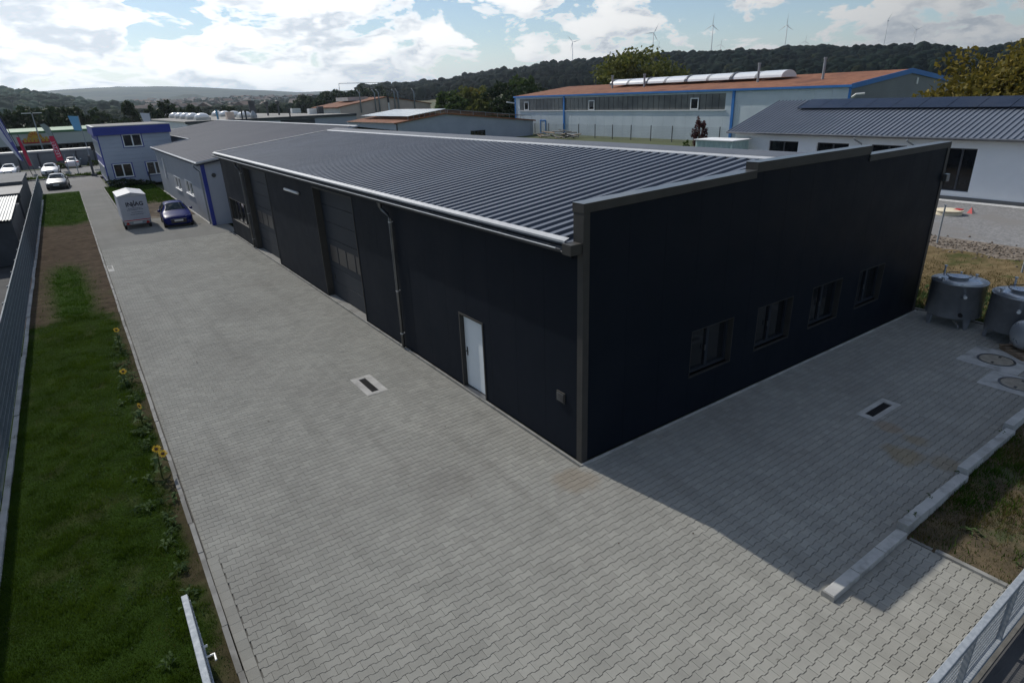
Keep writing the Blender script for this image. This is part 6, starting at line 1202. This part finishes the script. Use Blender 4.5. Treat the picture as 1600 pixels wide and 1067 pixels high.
for k, (x, y, l) in enumerate(((-7.52, 2.9, 0.13), (-7.62, 2.6, 0.14), (-7.50, 1.05, 0.13), (-7.58, 0.75, 0.12), (-7.95, -0.2, 0.12), (-7.5, -0.35, 0.08))): weed(x, y, 10, l, 'broad leaved weed on the lawn beside the open gate leaf', 'broad weeds beside the open gate', 350+k)
for k in range(26):
    x = 3.1+6.5*g.random(); y = -5.3-2.0*g.random(); weed(x, y, g.randint(5, 10), g.uniform(0.06, 0.13), 'leafy weed among the dry grass behind the stepped kerb', 'weeds behind the stepped kerb', 400+k, float(zw(np.array([x]), np.array([y]))[0]))
for k in range(7): weed(2.9+1.1*k+g.random()*0.5, -5.05+0.02*k-g.random()*0.06, 5, 0.07, 'wispy weed growing out of the stepped kerb joints', 'weeds in the kerb joints', 450+k, 0.2)
for k in range(30):
    x = 15.6+2.2*g.random(); y = -4.5+7*g.random(); weed(x, y, g.randint(8, 14), g.uniform(0.10, 0.22), 'leafy weed at the foot of the bank behind the tanks', 'weeds at the foot of the bank', 500+k, float(bank_z(np.array([x]), np.array([y]))[0]))
# crumbs and leaves blown on the pavers
for k in range(26):
    x, y = g.uniform(-6.5, 2.5), g.uniform(-6, 12); 
    if x > -0.2 and y > -0.2: continue
    q = MB(); big_leaf(q, (x, y, 0.006), g.uniform(0, 6), g.uniform(0.02, 0.05), 0.025, -0.05); q.build('fallen_leaf', 'flower_disc', loc=(x, y, 0), label='tiny dry leaf lying on the paving', cat='leaf', group='dry leaves blown on the paving')

# ================================================================ FAR THINGS
def turbine(az, el, dist, blade, yaw, roll, label):
    x, y = CAM[0]+dist*math.sin(R_(az)), CAM[1]+dist*math.cos(R_(az)); hub = CAM[2]+dist*math.tan(R_(el)); base = float(H(x, y))-2; t = thing('wind_turbine', (x, y, base), label, 'wind turbine', group='wind turbines on the hill'); blade *= 0.82
    MB().tube([(x, y, base), (x, y, hub)], [blade*0.055, blade*0.03], 10).build('tower', 'turbine', t, smooth=True)
    c, s = math.cos(yaw), math.sin(yaw); n = Vector((s, -c, 0)); u = Vector((c, s, 0)); hc = Vector((x, y, hub))+n*blade*0.09
    MB().tube([Vector((x, y, hub))-n*blade*0.12, hc], blade*0.04, 8).build('nacelle', 'turbine', t)
    for k in range(3):
        a = roll+k*2*math.pi/3; d = u*math.sin(a)+Vector((0, 0, 1))*math.cos(a); p = d.cross(n); MB().add([hc+p*0.012*blade, hc+d*blade*0.2+p*0.05*blade, hc+d*blade, hc+d*blade*0.2-p*0.02*blade, hc+n*0.02*blade+d*blade*0.1], [(0, 1, 4), (1, 2, 4), (2, 3, 4), (3, 0, 4), (0, 3, 2, 1)]).build('blade', 'turbine', t)
for az, el, di, bl, yw, ro, lb in ((40.5, 3.98, 2600, 42, -0.5, -0.75, 'wind turbine standing alone left of the broad olive tree'), (47.16, 4.34, 2500, 48, -0.55, 0.5, 'wind turbine above the broad olive tree with spread blades'), (51.83, 4.64, 2300, 44, -1.5, 0.1, 'tallest wind turbine above the rooflights with edge on rotor'), (57.37, 4.28, 2300, 42, -1.6, 0.05, 'wind turbine above the right end of the rooflights with upright blade'), (64.18, 4.08, 2300, 34, -1.9, 0.6, 'leaning looking wind turbine above the gable of the factory hall'), (66.06, 3.35, 2600, 36, -1.8, 1.3, 'short looking wind turbine half sunk behind the wooded summit'),
                              (47.62, 3.37, 4300, 46, -1.0, 0.2, 'small distant wind turbine beside the one above the olive tree'), (52.54, 3.21, 4300, 46, -0.9, 0.15, 'small distant wind turbine right of the tallest one'), (58.8, 3.08, 4300, 46, -0.9, 0.1, 'small distant wind turbine over the middle of the wooded ridge')): turbine(az, el, di, bl, yw, ro, lb)
g = random.Random(12)
for k in range(150):
    az = R_(g.uniform(4.0, 22)); r = 600+1900*g.random()**0.8; x, y = r*math.sin(az), r*math.cos(az); z = float(H(x, y)); a = g.uniform(0, 3.14); w, d, h = g.uniform(5, 8), g.uniform(6, 11), g.uniform(4, 7)
    q = MB(); q.box(-w, w, -d, d, -1, h); q.cur = 1; q.prism([(-w-0.4, h), (w+0.4, h), (0, h+w*0.65)], 1, -d-0.3, d+0.3); o = q.build('town_house', ['house_wall', 'house_roof'], local=True, loc=(x, y, z), label='tiny pale house of the town in the valley', cat='house', group='houses of the town in the valley'); o.rotation_euler.z = a
g2 = np.random.default_rng(77)
tx = []; 
n = 3200; az = np.radians(g2.uniform(2, 22.5, n)); r = g2.uniform(420, 2700, n); x = r*np.sin(az); y = r*np.cos(az); z = H(x, y)-0.5; Vs, Fs, Cs = [], [], []; off = 0
for i in range(n):
    bv, bf_ = BL['round'][g2.integers(5)]; s = g2.uniform(5, 9)*(0.7 if r[i] < 500 else 1); Vs.append(np.stack([x[i]+0.6*s*bv[:, 0], y[i]+0.6*s*bv[:, 1], z[i]+s*1.0*bv[:, 2]], 1)); Fs.append(bf_+off); off += len(bv); Cs.append(np.repeat((np.array([0.016, 0.028, 0.013])*(0.6+0.9*g2.random()))[None], len(bv), 0))
tag(link('town_trees', np_mesh('town_trees', np.vstack(Vs), np.vstack(Fs), 'forest', attr=np.vstack(Cs))), 'scattered tree tops among the houses of the valley town', 'trees', kind='stuff')
# ---- haze in the valley air
hm = bpy.data.materials.new('haze'); hm.use_nodes = True; t = hm.node_tree; t.nodes.clear(); pv = N(t, 'ShaderNodeVolumePrincipled'); pv.inputs['Color'].default_value = (0.76, 0.88, 1.0, 1); pv.inputs['Density'].default_value = 0.000085; pv.inputs['Anisotropy'].default_value = 0.6
ho = N(t, 'ShaderNodeOutputMaterial'); L(t, pv.outputs[0], ho.inputs['Volume']); MATS['haze'] = hm
MB().box(-9500, 9500, -9500, 9500, -8, 250).build('haze', 'haze', kind='stuff')['label'] = 'pale summer haze filling the valley air'
